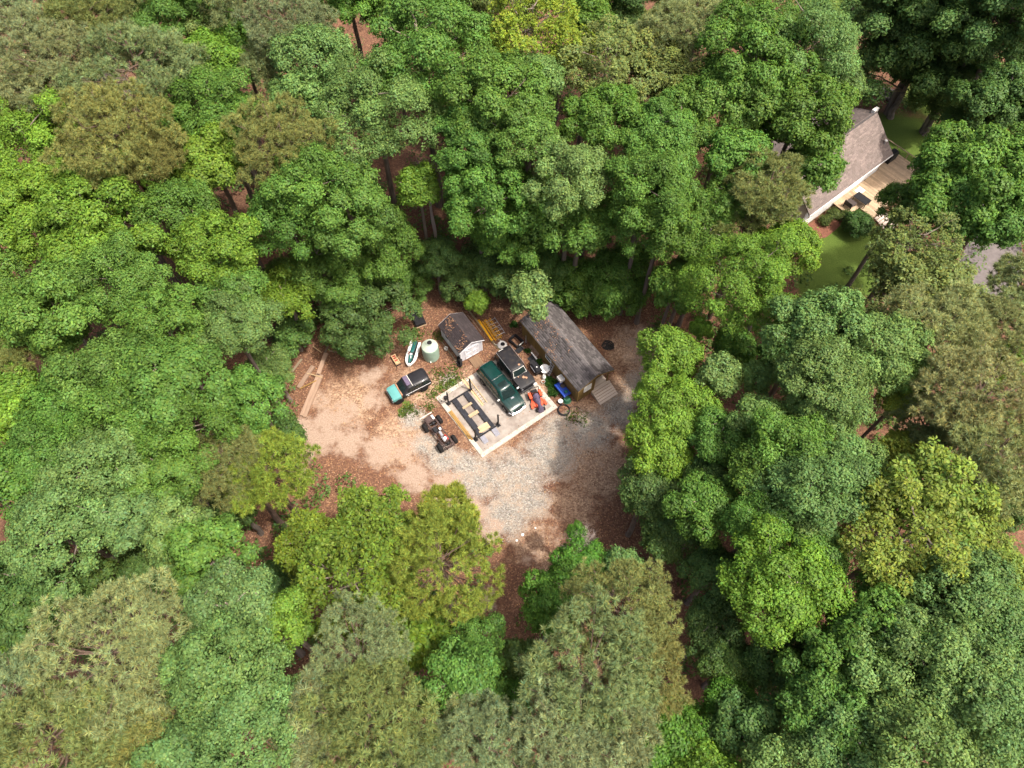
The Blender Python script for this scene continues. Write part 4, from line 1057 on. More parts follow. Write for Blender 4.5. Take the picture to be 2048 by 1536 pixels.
    ('oak', 'G', 28.07, 26.97, 15.4, 2.03, 28.07, 26.97, 'green crown under the sage crown at the right'),
    ('oak', 'S', 18.1, 23.43, 14.3, 2.33, 18.1, 23.43, 'grey-green crown left in the right forest group'),
    ('nut', 'YR', 27.75, 25.07, 14.3, 1.21, 27.75, 25.07, 'small yellow tree left of the golden olive pines at the right'),
    ('nut', 'YR', 27.81, 21.78, 13.2, 1.53, 27.81, 21.78, 'small yellow-green tree below the little yellow one at the right'),
    ('pine', 'PT', 30.89, 23.04, 17.6, 4.27, 30.89, 23.04, 'golden olive pine at the right edge, upper one'),
    ('pine', 'PT', 30.63, 19.34, 17.6, 3.38, 30.63, 19.34, 'golden olive pine at the right edge, lower one'),
    ('pine', 'PS', 29.39, 22.94, 14.3, 2.51, 29.39, 22.94, 'shaded grey pine left of the golden olive pines'),
    ('oak', 'L', 12.19, 24.83, 12.1, 3.21, 12.19, 24.83, 'bright green tree right of the gravel, level with the slab'),
    ('oak', 'L', 11.35, 22.27, 11.0, 2.5, 11.35, 22.27, 'bright green tree touching the gravel from the right'),
    ('oak', 'G', 14.78, 22.8, 13.2, 2.24, 14.78, 22.8, 'green crown behind the bright trees right of the gravel'),
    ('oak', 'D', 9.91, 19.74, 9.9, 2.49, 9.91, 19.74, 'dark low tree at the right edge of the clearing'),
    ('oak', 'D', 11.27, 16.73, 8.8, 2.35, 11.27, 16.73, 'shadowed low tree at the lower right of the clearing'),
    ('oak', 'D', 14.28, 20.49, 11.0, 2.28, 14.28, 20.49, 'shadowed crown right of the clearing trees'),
    ('oak', 'G', 18.6, 20.49, 16.5, 3.14, 18.6, 20.49, 'green crown right of centre in the right forest'),
    ('oak', 'S', 19.29, 17.86, 16.5, 3.66, 19.29, 17.86, 'white-flecked crown in the right forest'),
    ('oak', 'G', 16.37, 19.04, 15.4, 2.48, 16.37, 19.04, 'green crown left of the white-flecked one'),
    ('oak', 'G', 13.65, 17.54, 13.2, 2.58, 13.65, 17.54, 'green crown right of the dark low clearing tree'),
    ('oak', 'S', 23.15, 19.42, 15.4, 2.23, 23.15, 19.42, 'sage crown between white-flecked and yellow crowns'),
    ('nut', 'YR', 26.65, 17.26, 16.5, 3.57, 26.65, 17.26, 'yellow-green crown at the right, upper of the big yellow pair'),
    ('nut', 'YR', 24.56, 14.15, 16.5, 4.31, 24.56, 14.15, 'yellow-green crown at the right, larger of the big yellow pair'),
    ('nut', 'YR', 29.21, 15.09, 15.4, 2.37, 29.21, 15.09, 'yellow crown right of the larger yellow one'),
    ('nut', 'YR', 30.17, 11.39, 15.4, 2.96, 30.17, 11.39, 'yellow-green crown at the right edge'),
    ('oak', 'D', 35.13, 18.85, 11.0, 2.69, 35.13, 18.85, 'dark crown at the right edge above the yellow one'),
    ('oak', 'L', 38.0, 29.26, 13.2, 1.65, 38.0, 29.26, 'vivid crown cut by the right edge'),
    ('oak', 'G', 15.81, 15.43, 15.4, 2.2, 15.81, 15.43, 'green crown above the bright lower right crown'),
    ('oak', 'S', 18.87, 16.1, 15.4, 2.19, 18.87, 16.1, 'pale crown above the bright lower right crown'),
    ('oak', 'L', 16.34, 10.97, 16.5, 3.65, 16.34, 10.97, 'bright crown in the middle of the lower right forest'),
    ('oak', 'G', 19.51, 13.55, 15.4, 2.17, 19.51, 13.55, 'green crown touching the top of the bright lower right crown'),
    ('oak', 'G', 23.07, 10.95, 15.4, 2.13, 23.07, 10.95, 'green crown below the larger yellow one'),
    ('oak', 'S', 26.35, 10.1, 16.5, 3.51, 26.35, 10.1, 'sage crown below the yellow crowns at the right'),
    ('oak', 'S', 27.59, 8.52, 16.5, 3.32, 27.59, 8.52, 'sage crown near the right edge, lower'),
    ('oak', 'G', 20.31, 7.25, 16.5, 3.37, 20.31, 7.25, 'green crown in the lower right, centre left'),
    ('oak', 'S', 23.04, 6.02, 17.6, 3.71, 23.04, 6.02, 'wide sage crown of the lower right'),
    ('oak', 'S', 24.79, 4.9, 17.6, 3.63, 24.79, 4.9, 'sage crown at the lower right edge'),
    ('oak', 'D', 17.6, 7.87, 12.1, 2.5, 17.6, 7.87, 'shaded crown below the bright lower right crown'),
    ('oak', 'G', 17.67, 5.06, 15.4, 3.08, 17.67, 5.06, 'green crown at the lower right, left of centre'),
    ('oak', 'S', 18.33, 2.64, 16.5, 2.69, 18.33, 2.64, 'sage crown at the bottom edge of the lower right'),
    ('oak', 'S', 21.73, 2.75, 17.6, 3.64, 21.73, 2.75, 'wide sage crown at the bottom right'),
    ('oak', 'S', 26.26, 2.34, 16.5, 2.96, 26.26, 2.34, 'sage crown in the bottom right corner'),
    ('oak', 'B', 13.41, 4.87, 11.0, 2.19, 13.41, 4.87, 'vivid green crown right of the brown-olive pines'),
    ('oak', 'B', 9.66, 3.27, 12.1, 2.72, 9.66, 3.27, 'vivid green crown at the bottom, right of the silvery pines'),
    ('oak', 'D', 14.23, 3.44, 12.1, 2.5, 14.23, 3.44, 'blue-dark crown at the bottom of the right forest'),
    ('oak', 'D', 14.8, 7.68, 9.9, 2.04, 14.8, 7.68, 'dark crown beside the lower brown-olive pine'),
    ('oak', 'D', 13.44, 9.82, 9.9, 2.26, 13.44, 9.82, 'dark green crown right of the upper brown-olive pine'),
    ('oak', 'D', 14.26, 14.03, 9.9, 2.38, 14.26, 14.03, 'dark green crown at the lower right edge of the clearing'),
    ('oak', 'L', 16.03, 34.88, 8.8, 0.88, 16.03, 34.88, 'tiny tree beside the bare path at the right'),
    ('oak', 'D', 47.48, 59.87, 7.5, 3.16, 47.48, 59.87, 'shaded tree behind the great green tree by the house'),
    ('pine', 'PS', -47.87, 65.75, 18.7, 5.01, -47.87, 65.75, 'pine sliver cut by the top left corner of the picture'),
    ('pine', 'PO', -36.65, 66.6, 18.7, 4.75, -36.65, 66.6, 'dark pine cut by the top edge above the broadest grey-green pine'),
    ('oak', 'G', -31.61, 69.1, 17.6, 4.78, -31.61, 69.1, 'green crown cut by the top edge above the yellow-green rounded tree'),
    ('pine', 'PS', -25.14, 66.67, 18.7, 4.52, -25.14, 66.67, 'dull pine cut by the top edge left of the wide sage pine'),
    ('oak', 'G', -15.74, 67.58, 17.6, 4.69, -15.74, 67.58, 'green crown cut by the top edge right of the wide sage pine'),
    ('oak', 'G', -8.3, 69.21, 17.6, 4.48, -8.3, 69.21, 'green crown cut by the top edge above the big dark green dome'),
    ('oak', 'OL', -2.11, 69.99, 17.6, 4.49, -2.11, 69.99, 'olive crown cut by the top edge above the yellow tree'),
    ('oak', 'G', 5.08, 69.99, 17.6, 4.5, 5.08, 69.99, 'green crown cut by the top edge right above the yellow tree'),
    ('oak', 'D', 11.54, 70.99, 16.5, 4.38, 11.54, 70.99, 'dark crown cut by the top edge above the olive drooping tree'),
    ('pine', 'PO', 18.78, 68.4, 17.6, 4.54, 18.78, 68.4, 'olive pine cut by the top edge beside the widest pine there'),
    ('oak', 'G', 25.27, 71.07, 16.5, 4.17, 25.27, 71.07, 'green crown cut by the top edge above the house group'),
    ('oak', 'D', 40.29, 72.55, 15.2, 5.84, 40.29, 72.55, 'dark crown cut by the top edge above the shaded trees'),
    ('oak', 'D', 44.25, 70.96, 17.2, 5.82, 44.25, 70.96, 'deep green crown cut by the top edge near the right corner'),
    ('oak', 'D', 48.78, 66.46, 17.6, 5.75, 48.78, 66.46, 'deep green crown cut by the top right corner'),
    ('oak', 'G', 44.54, 47.94, 15.4, 3.79, 44.54, 47.94, 'green crown cut by the right edge beside the great tree'),
    ('pine', 'PS', 39.62, 34.44, 15.4, 3.3, 39.62, 34.44, 'grey pine cut by the right edge below the drive'),
    ('oak', 'S', 30.18, 6.67, 16.5, 2.95, 30.18, 6.67, 'sage crown cut by the right edge in the lower part'),
    ('oak', 'L', -40.41, 37.87, 16.5, 3.38, -40.41, 37.87, 'lime crown cut by the left edge beside the wide lime tree'),
    ('oak', 'G', -39.38, 33.65, 16.5, 3.06, -39.38, 33.65, 'green crown cut by the left edge at mid height'),
    ('oak', 'G', -33.44, 17.19, 16.5, 2.77, -33.44, 17.19, 'green crown cut by the left edge above the whitish one'),
    ('pine', 'PO', -17.99, 0.45, 16.5, 2.94, -17.99, 0.45, 'olive pine cut by the bottom edge below the mint crowns'),
    ('oak', 'L', 11.26, 0.98, 13.2, 2.67, 11.26, 0.98, 'vivid crown cut by the bottom edge right of the silvery pines'),
    ('oak', 'S', 15.63, 0.94, 15.4, 2.63, 15.63, 0.94, 'sage crown cut by the bottom edge of the right forest'),
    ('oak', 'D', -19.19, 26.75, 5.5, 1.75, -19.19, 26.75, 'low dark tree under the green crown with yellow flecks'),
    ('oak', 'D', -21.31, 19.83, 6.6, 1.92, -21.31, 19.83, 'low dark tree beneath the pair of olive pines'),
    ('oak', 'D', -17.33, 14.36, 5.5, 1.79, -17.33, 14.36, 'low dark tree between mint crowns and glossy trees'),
    ('oak', 'G', 19.25, 34.34, 6.6, 1.82, 19.25, 34.34, 'low green tree along the bare path right of the cabin'),
    ('oak', 'D', 22.88, 32.83, 6.6, 1.83, 22.88, 32.83, 'low dark tree under the pale blue-green crowns'),
    ('oak', 'G', 6.54, 43.46, 3.0, 2.86, 6.7, 43.99, 'low green tree behind the cabin ridge at its back right'),
    ('oak', 'D', -4.59, 44.86, 2.7, 2.29, -4.59, 44.86, 'low dark tree behind the scaffold frames'),
    ('oak', 'D', 1.06, 44.17, 3.0, 2.17, 1.14, 44.89, "low dark tree directly behind the cabin's back wall"),
    ('oak', 'G', -10.05, 44.88, 2.7, 2.21, -10.05, 44.88, 'low green tree behind the covered black box'),
    ('oak', 'L', -3.3, 41.8, 2.9, 1.16, -3.36, 45.06, 'bright sapling between the garden shed and the yellow scaffold'),
    ('oak', 'G', 22.66, 52.66, 14.3, 1.7, 22.66, 52.66, 'green crown half covering the blue pool'),
    ('oak', 'G', 16.36, 40.8, 13.2, 2.64, 16.36, 40.8, 'green crown left of the brownish lower pine'),
    ('oak', 'G', 17.3, 43.63, 14.3, 2.51, 17.3, 43.63, 'green crown left of the thin bent pine'),
    ('oak', 'G', -12.28, 43.95, 2.9, 2.5, -12.6, 44.66, 'low green tree right behind the dark clearing edge tree'),
]
for i, t in enumerate(TREES):
    plant(i, *t)

# ------------------------------------------------------------------ undergrowth of the forest floor (one mass)
def undergrowth():
    g = np.random.default_rng(77)
    n = 5200
    x, y = g.uniform(-75, 75, n), g.uniform(-8, 112, n)
    patch = np.sin(x * .23 + 1.3) + np.sin(y * .29 + x * .11) + g.normal(size=n) * .8
    ok = patch > -1.1
    for K, m in ((CLEAR, 1.5), (YARD, .5)):
        ins = np.zeros(n, bool)
        for i in range(len(K)):
            (x1, y1), (x2, y2) = K[i - 1], K[i]
            with np.errstate(divide='ignore', invalid='ignore'):
                ins ^= ((y1 > y) != (y2 > y)) & (x < (x2 - x1) * (y - y1) / (y2 - y1) + x1)
        ok &= ~ins
    x, y = x[ok], y[ok]; k = len(x); per = 46
    s = g.uniform(.5, 1.3, k)
    d = unit(g.normal(size=(k, per, 3))); d[..., 2] = abs(d[..., 2])
    P = np.stack([x, y, s * .55], 1)[:, None, :] + d * s[:, None, None] * g.uniform(.6, 1.05, (k, per, 1))
    Nn = unit(d * .6 + np.array([0, 0, .8]) + g.normal(size=(k, per, 3)) * .35)
    P, Nn = P.reshape(-1, 3), Nn.reshape(-1, 3); m = len(P)
    tn = tints(m, g, np.repeat(1 + g.normal(size=k) * .18, per), .15, .12)
    v, f, tn = quads(P, Nn, g.uniform(.22, .42, m), g.uniform(.14, .26, m), g, tn)
    o = link('undergrowth', np_mesh('undergrowth', v, f, M['leaf'], tn)); o.color = (.095, .155, .036, 1)
    tag(o, 'low green undergrowth covering the forest floor between the trees', 'undergrowth', kind='stuff')
undergrowth()
# ------------------------------------------------------------------ vehicles
def wheel(parent, x, y, r, w, rim=None, tread=True):
    s = 1 if y > 0 else -1
    m = rotm(rx=90)
    wh = thing_part('wheel', parent)
    mb = MB(); c = (x, y, r)
    mb.lathe([(r * .58, -w / 2), (r * .9, -w / 2), (r, -w * .34), (r, w * .34), (r * .9, w / 2), (r * .58, w / 2), (r * .56, 0)], c, 22, m)
    if tread:
        for k in range(22):
            a = 2 * math.pi * k / 22
            mb.box((x + r * math.cos(a), y, r + r * math.sin(a)), (.035, w * .66, .05), ry=-math.degrees(a))
    mb.build('tyre', M['tyre'], wh, True)
    MB().lathe([(0, -w * .3), (r * .56, -w * .42), (r * .6, -w * .3), (r * .6, w * .3), (r * .56, w * .42), (r * .3, w * .2), (0, w * .3)], c, 18, m).build('rim', rim or M['rim'], wh, True)
    return wh

def body_shell(parent, stations, paint, name='body'):
    """stations: x, half width, bottom z, top z, crown"""
    rings = []
    for x, hw, zb, zt, cr in stations:
        half = [(hw * .86, zb), (hw * .97, zb + .08), (hw, zb + (zt - zb) * .45), (hw * .985, zt - .14), (hw * .93, zt - .02), (hw * .6, zt + cr * .7), (0, zt + cr)]
        rings.append([(x, -y, z) for y, z in half] + [(x, y, z) for y, z in reversed(half[:-1])])
    return MB().loft(rings).build(name, paint, parent, True)

def cabin_top(parent, xa, xb, xc, xd, zb, zt, wb, wt, paint, glassm, sides, bow=.05, frame=None, pillar=.06):
    """greenhouse: xa windscreen base, xb windscreen top, xc rear top, xd rear base"""
    def ring(z, x0, x1, w):
        q = .16
        return [(x1, -w + q, z), (x1 + q * .8, -w, z), (x0 - q * .8, -w, z), (x0, -w + q, z), (x0 + .05, 0, z), (x0, w - q, z), (x0 - q * .8, w, z), (x1 + q * .8, w, z), (x1, w - q, z), (x1 - .02, 0, z)]
    rings = [ring(zb, xa, xd, wb), ring(zt - .06, xb + .03, xc - .03, wt + .03), ring(zt, xb - .05, xc + .05, wt - .04), [(p[0] * .97 + .03 * (xb + xc) / 2, p[1] * .82, zt + bow * .8) for p in ring(zt, xb - .1, xc + .1, wt - .1)]]
    rings.append([(p[0] * .8 + .2 * (xb + xc) / 2, p[1] * .4, zt + bow) for p in ring(zt, xb - .3, xc + .3, wt - .1)])
    MB().loft(rings).build('roof', paint, parent, True)
    lp = lambda t, a, b: a + (b - a) * t
    def side_pt(s, t, u):       # t 0..1 rear->front, u 0..1 bottom->top
        x = lp(t, lp(u, xd, xc), lp(u, xa, xb)); w = lp(u, wb, wt + .03); z = lp(u, zb, zt - .06)
        return Vector((x, s * (w + .012), z))
    for s in (-1, 1):
        for t0, t1 in sides:
            MB().sheet([side_pt(s, t0, .1), side_pt(s, t1, .1), side_pt(s, t1, .86), side_pt(s, t0, .86)], .008).build('side_window', glassm, parent)
    def end_pt(front, y, u):
        x = lp(u, xa, xb + .03) if front else lp(u, xd, xc - .03)
        e = (.05 if front else -.02) * (1 - abs(y))
        return Vector((x + e + (.015 if front else -.015), y * (lp(u, wb, wt) - .17), lp(u, zb, zt - .06) + .01))
    for front, nm in ((True, 'windscreen'), (False, 'rear_window')):
        mb = MB()
        for y0, y1 in ((-1, 0), (0, 1)):
            mb.sheet([end_pt(front, y0, .06), end_pt(front, y1, .06), end_pt(front, y1, .93), end_pt(front, y0, .93)], .008)
        mb.build(nm, glassm, parent)
        if frame and front:
            fm = MB()
            for u in (.0, .98): fm.tube([end_pt(True, -1.05, u) + Vector((.02, 0, 0)), end_pt(True, 0, u) + Vector((.02, 0, 0)), end_pt(True, 1.05, u) + Vector((.02, 0, 0))], .028, 5)
            for y in (-1.05, 1.05): fm.tube([end_pt(True, y, 0), end_pt(True, y, .98)], .028, 5)
            fm.build('windscreen_frame', frame, parent)

def arches(parent, xs, hw, r):
    for x in xs:
        for s in (-1, 1):
            MB().lathe([(0, -.015), (r * 1.22, -.015), (r * 1.22, .015), (0, .015)], (x, s * (hw + .004), r), 20, rotm(rx=90)).build('wheel_arch', M['black_steel'], parent)

# --- dark green long SUV on the slab
car = thing('parked_car', 'dark green long estate SUV with sunroof parked on the concrete slab', 'car', (-1.0, 33.48, SZ), -53.8)
L2, hw = 2.86, .95
body_shell(car, [(-L2 + .05, .82, .5, 1.0, 0), (-L2 + .12, .93, .42, 1.12, .01), (-2.0, hw, .36, 1.16, .01), (0.6, hw, .34, 1.15, .01), (1.25, hw, .34, 1.13, .02), (1.4, .93, .34, 1.12, .03), (2.3, .9, .38, 1.06, .03), (2.62, .84, .42, .98, .02), (2.76, .76, .46, .86, 0)], M['green_paint'])
cabin_top(car, 1.42, .72, -2.5, -2.72, 1.12, 1.8, .86, .70, M['green_paint'], M['glass'], [(.02, .27), (.30, .56), (.59, .86)])
arches(car, (-1.72, 1.83), .925, .39)
for x in (-1.72, 1.83):
    for s in (-1, 1): wheel(car, x, s * .86, .39, .26)
MB().box((.25, 0, 1.842), (.55, .92, .03), ch=.012).build('sunroof', M['glass'], car)
MB().box((-.62, 0, 1.87), (.07, 1.3, .05), ch=.02).build('roof_bar', M['chrome'], car)
for s in (-1, 1):
    MB().tube([(-2.3, s * .62, 1.84), (-2.2, s * .63, 1.88), (.3, s * .63, 1.89), (.4, s * .62, 1.84)], .02, 6).build('roof_rail', M['black_steel'], car)
    MB().box((1.1, s * 1.1, 1.2), (.14, .26, .18), ch=.04).build('mirror', M['white'], car)
    MB().box((2.62, s * .62, .84), (.2, .34, .17), rz=-14 * s, ch=.04).build('headlight', M['steel'], car)
    MB().box((-2.8, s * .78, .95), (.08, .14, .3), ch=.02).build('tail_light', M['red'], car)
    MB().tube([(1.45, s * .5, 1.165), (2.55, s * .42, 1.06)], .012, 5).build('hood_crease', M['green_paint'], car)
MB().box((2.74, 0, .82), (.08, .82, .24), ch=.02).build('grille', M['black_steel'], car)
MB().tube([(2.45, -.9, .55), (2.78, -.72, .55), (2.87, 0, .55), (2.78, .72, .55), (2.45, .9, .55)], .1, 8).build('bumper', M['chrome'], car)
MB().tube([(-2.75, -.86, .52), (-2.9, -.6, .52), (-2.92, .6, .52), (-2.75, .86, .52)], .1, 8).build('bumper', M['black_steel'], car)
MB().box((1.62, .1, 1.162), (.16, .3, .012)).build('hood_vent', M['steel'], car)

for s in (-1, 1):
    for x in (-1.15, -.12, .95): MB().box((x, s * .957, .8), (.018, .012, .62)).build('door_seam', M['black_steel'], car)
    MB().tube([(1.42, s * .72, 1.13), (2.0, s * .72, 1.09), (2.6, s * .62, 1.0)], .012, 4).build('hood_seam', M['black_steel'], car)
    for x in (-.95, .1): MB().box((x, s * .965, .98), (.16, .02, .03), ch=.006).build('door_handle', M['black_steel'], car)
    MB().box((1.15, s * .3, 1.2), (.03, .5, .02), rz=12 * s, ry=-30).build('wiper', M['black_steel'], car)
MB().box((-.35, 0, 1.852), (.012, 1.2, .01)).build('roof_seam', M['black_steel'], car)
for x in (-2.0, -1.7, -1.4): MB().box((x, 0, 1.862), (.02, 1.0, .012)).build('roof_rib', M['green_paint'], car)
MB().box((-2.86, 0, .9), (.02, .5, .14)).build('number_plate', M['white'], car)

# --- weathered black two-door SUV
car = thing('parked_car', 'weathered black two-door SUV with rust spots on its hood', 'car', (.3, 35.42, SZ), -56.0)
L2, hw = 2.3, .9
body_shell(car, [(-L2, .84, .5, 1.02, 0), (-L2 + .06, hw, .42, 1.08, 0), (-1.0, hw, .4, 1.1, .01), (.45, hw, .4, 1.1, .01), (.75, hw, .42, 1.1, .02), (1.9, .88, .42, 1.08, .02), (2.16, .86, .46, 1.02, 0), (2.2, .84, .5, .95, 0)], M['primer'])
cabin_top(car, .82, .42, -2.12, -2.25, 1.08, 1.72, .84, .72, M['primer'], M['glass'], [(.03, .52), (.56, .87)], .04, frame=M['offwhite'])
arches(car, (-1.3, 1.45), .878, .41)
for x in (-1.3, 1.45):
    for s in (-1, 1): wheel(car, x, s * .84, .41, .28, M['dark_rim'])
def rust_spot(x, y, z, r, seed, tilt=0):
    g = random.Random(seed); n = 14
    pts = [(x + r * g.uniform(.6, 1.15) * math.cos(2 * math.pi * k / n), y + r * g.uniform(.6, 1.15) * math.sin(2 * math.pi * k / n), z) for k in range(n)]
    MB().poly(pts, .008).build('rust_patch', M['rust_light'], car)
M['rust_light'] = surf('rust_light', (.42, .22, .13), .85, .3, 9)
rust_spot(1.28, .1, 1.134, .17, 1); rust_spot(1.45, .28, 1.128, .12, 2); rust_spot(.98, -.3, 1.132, .08, 3); rust_spot(.2, .3, 1.765, .12, 4)
MB().tube([(2.12, -.88, .58), (2.3, -.8, .58), (2.3, .5, .58)], .09, 6).build('bumper', M['black_steel'], car)
MB().box((2.25, .72, .62), (.2, .34, .2), ch=.03).build('bumper_end', M['white'], car)
MB().box((2.2, 0, .82), (.06, 1.1, .26), ch=.01).build('grille', M['black_steel'], car)
for s in (-1, 1):
    MB().lathe([(0, 0), (.11, 0), (.11, .04), (0, .06)], (2.2, s * .68, .84), 14, rotm(ry=90)).build('headlight', M['steel'], car)
MB().box((.85, -1.06, 1.16), (.1, .22, .16), ch=.03).build('mirror', M['black_steel'], car)
MB().box((-2.34, 0, .6), (.14, 1.7, .16), ch=.03).build('bumper', M['offwhite'], car)
MB().box((-2.05, -.25, 1.752), (.05, .5, .04)).build('roof_strip', M['offwhite'], car)
for s in (-1, 1): MB().tube([(-2.1, s * .77, 1.74), (.4, s * .77, 1.74)], .02, 5).build('drip_rail', M['steel'], car)

# --- small black car with teal nose
car = thing('parked_car', 'stripped black hardtop car with pale teal hood beside the slab', 'car', (-9.62, 33.72, 0), 211)
L2, hw = 2.0, .82
body_shell(car, [(-L2, .78, .5, 1.0, 0), (-L2 + .06, hw, .44, 1.06, 0), (.2, hw, .42, 1.06, .01), (.75, .8, .42, 1.05, .01), (.95, .8, .44, 1.04, .0)], M['black_paint'])
body_shell(car, [(.95, .66, .5, .9, 0), (1.08, .8, .48, .98, .01)], M['rust'], 'cowl')
body_shell(car, [(1.1, .82, .46, 1.06, .03), (1.8, .8, .46, 1.02, .03), (1.96, .76, .5, .94, .01)], M['teal_paint'], 'hood')
cabin_top(car, .92, .35, -1.86, -1.95, 1.04, 1.66, .78, .68, M['black_paint'], M['glass'], [(.03, .3), (.33, .62), (.66, .88)], .04)
MB().box((-.2, 0, 1.702), (.05, 1.3, .03)).build('roof_seam', M['offwhite'], car)
MB().box((.06, -.12, 1.70), (.42, 1.05, .025), ch=.01).build('roof_panel', M['tarp'], car)
MB().box((.99, 0, 1.02), (.09, 1.4, .05)).build('cowl_strip', M['rust_light'], car)
arches(car, (-1.15, 1.4), .8, .36)
for x in (-1.15, 1.4):
    for s in (-1, 1): wheel(car, x, s * .76, .36, .22, M['dark_rim'])
for s in (-1, 1):
    MB().lathe([(0, 0), (.1, 0), (.1, .04), (0, .06)], (1.96, s * .58, .76), 14, rotm(ry=90)).build('headlight', M['steel'], car)
    MB().tube([(-1.9, s * .835, .98), (.7, s * .835, .98)], .018, 5).build('trim_strip', M['chrome'], car)
    MB().tube([(1.12, s * .42, 1.085), (1.9, s * .4, 1.02)], .02, 5).build('hood_ridge', M['teal_paint'], car)
MB().box((2.0, 0, .54), (.1, 1.5, .14), ch=.03).build('bumper', M['steel'], car)
MB().box((1.96, 0, .76), (.04, .8, .2)).build('grille', M['black_steel'], car)
MB().box((.5, .95, .92), (.22, .1, .07), ch=.02).build('mirror', M['chrome'], car)

# --- bare chassis
ch = thing('bare_chassis', 'rusty bare vehicle frame on four fat tyres beside the slab', 'chassis', (-6.55, 29.0, 0), -54)
for s in (-1, 1):
    MB().tube([(-1.95, s * .42, .72), (-1.5, s * .42, .78), (-.9, s * .42, .66), (.8, s * .4, .64), (1.2, s * .38, .7), (1.85, s * .36, .66)], .065, 6).build('frame_rail', M['rust_steel'], ch)
for x in (-1.9, -1.35, -.75, -.1, .55, 1.75): MB().box((x, 0, .68), (.12, .8, .1)).build('cross_member', M['rust_steel'], ch)
for x in (-1.22, 1.24):
    ax = MB().tube([(x, -.72, .43), (x, -.15, .43), (x, .15, .43), (x, .72, .43)], .06, 8).build('axle', M['black_steel'], ch)
    MB().lathe([(0, -.2), (.14, -.12), (.18, 0), (.14, .12), (0, .2)], (x, .1, .43), 12, rotm(ry=90)).build('differential', M['black_steel'], ax)
    for s in (-1, 1):
        wheel(ch, x, s * .76, .43, .33, M['dark_rim'])
        MB().box((x, s * .5, .58), (1.0, .07, .06), ch=.01).build('leaf_spring', M['rust_steel'], ch)
eng = MB().box((.95, 0, .92), (.62, .38, .42), ch=.04).build('engine', M['rust_steel'], ch)
for s in (-1, 1): MB().box((.95, s * .17, 1.14), (.56, .16, .1), rx=-20 * s, ch=.03).build('valve_cover', M['steel'] if s < 0 else M['red'], eng)
MB().lathe([(0, 0), (.15, 0), (.15, .08), (0, .1)], (1.0, 0, 1.16), 14).build('air_filter', M['white'], eng)
MB().box((.3, 0, .84), (.6, .26, .28), ch=.05).build('gearbox', M['steel'], ch)
MB().cyl((0, 0, .74), (-1.15, .1, .52), .045, 8).build('drive_shaft', M['black_steel'], ch)
MB().box((-.35, -.18, .84), (.5, .4, .25), ch=.04).build('battery_box', M['black_steel'], ch)
MB().box((-.2, .2, .86), (.25, .2, .18), ch=.03).build('canister', M['white'], ch)
MB().box((-1.55, .3, .9), (.42, .2, .16), ch=.02).build('white_box', M['white'], ch)
MB().box((-1.55, -.1, .78), (.55, .6, .16), ch=.03).build('fuel_tank', M['rust_steel'], ch)
MB().box((1.78, 0, .86), (.1, .7, .4), ch=.02).build('radiator', M['rust_steel'], ch)
for s in (-1, 1): MB().tube([(.7, s * .3, .9), (.3, s * .38, .62), (-.6, s * .32, .55)], .035, 6).build('exhaust_pipe', M['rust'], ch)
pb = thing('metal_bar', 'thin pale bar lying on the gravel behind the bare chassis', 'bar', (-7.95, 30.98, .02), 35)
MB().box((0, 0, .05), (1.3, .07, .08)).build('bar', M['offwhite'], pb)
for s in (-1, 1): MB().box((s * .45, 0, .005), (.1, .2, .02)).build('bracket', M['rust'], pb)

# --- four post lift
lf = thing('car_lift', 'black four-post car lift with two runways standing on the slab', 'car lift', (-3.58, 31.1, SZ), -54.4)
for x in (-2.26, 2.26):
    for s in (-1, 1):
        y = s * 1.24
        po = MB().box((x, y, 1.08), (.13, .13, 2.1), ch=.012).build('post', M['black_steel'], lf)
        MB().box((x, y, .012), (.36, .36, .024)).build('base_plate', M['black_steel'], po)
        MB().box((x + (.09 if x < 0 else -.09), y, .3), (.14, .22, .3), ch=.02).build('carriage', M['black_steel'], po)
    MB().box((x, 0, .17), (.13, 2.3, .13), ch=.01).build('cross_beam', M['black_steel'], lf)
for s in (-1, 1):
    y = s * .64
    rw = MB().box((0, y, .245), (4.36, .5, .05), ch=.008).build('runway', M['runway'], lf)
    for e in (-1, 1): MB().box((0, y + e * .235, .2), (4.34, .03, .1)).build('flange', M['black_steel'], rw)
    MB().sheet([(2.36, y - .24, .2), (3.1, y - .24, .03), (3.1, y + .24, .03), (2.36, y + .24, .2)], .014).build('ramp', M['ramp_steel'], lf)
pu = MB().box((-2.3, -1.46, 1.3), (.26, .26, .5), ch=.03).build('power_unit', M['black_steel'], lf)
MB().cyl((-2.3, -1.46, .9), (-2.3, -1.46, 1.06), .1).build('reservoir', M['rust_steel'], pu)
for x, w, lb in ((-.95, .24, 'narrow plywood board bridging the lift runways at its far end'), (.1, .36, 'plain wooden board laid across the middle of the lift'), (1.78, .66, 'widest wooden panel across the near end of the lift')):
    p = lf.location + rotm(rz=-54.4) @ Vector((x, 0, .272))
    b = thing('wooden_board', lb, 'board', p, -54.4 + rng.uniform(-3, 3), 'boards on the car lift')
    n = max(1, round(w / .22))
    for k in range(n): link('plank', MB().box((0, 0, 0), (w / n - .008, 1.0, .03)).mesh('plank', M['fresh_wood_y']), b, ((k + .5) * w / n - w / 2, 0, .016))
rg = thing('work_rag', 'small cream rag lying on the near end of the left lift runway', 'rag', lf.location + rotm(rz=-54.4) @ Vector((1.95, -.55, .272)), 20)
MB().box((0, 0, .02), (.22, .16, .04), ch=.015).build('cloth', M['fresh_wood'], rg)

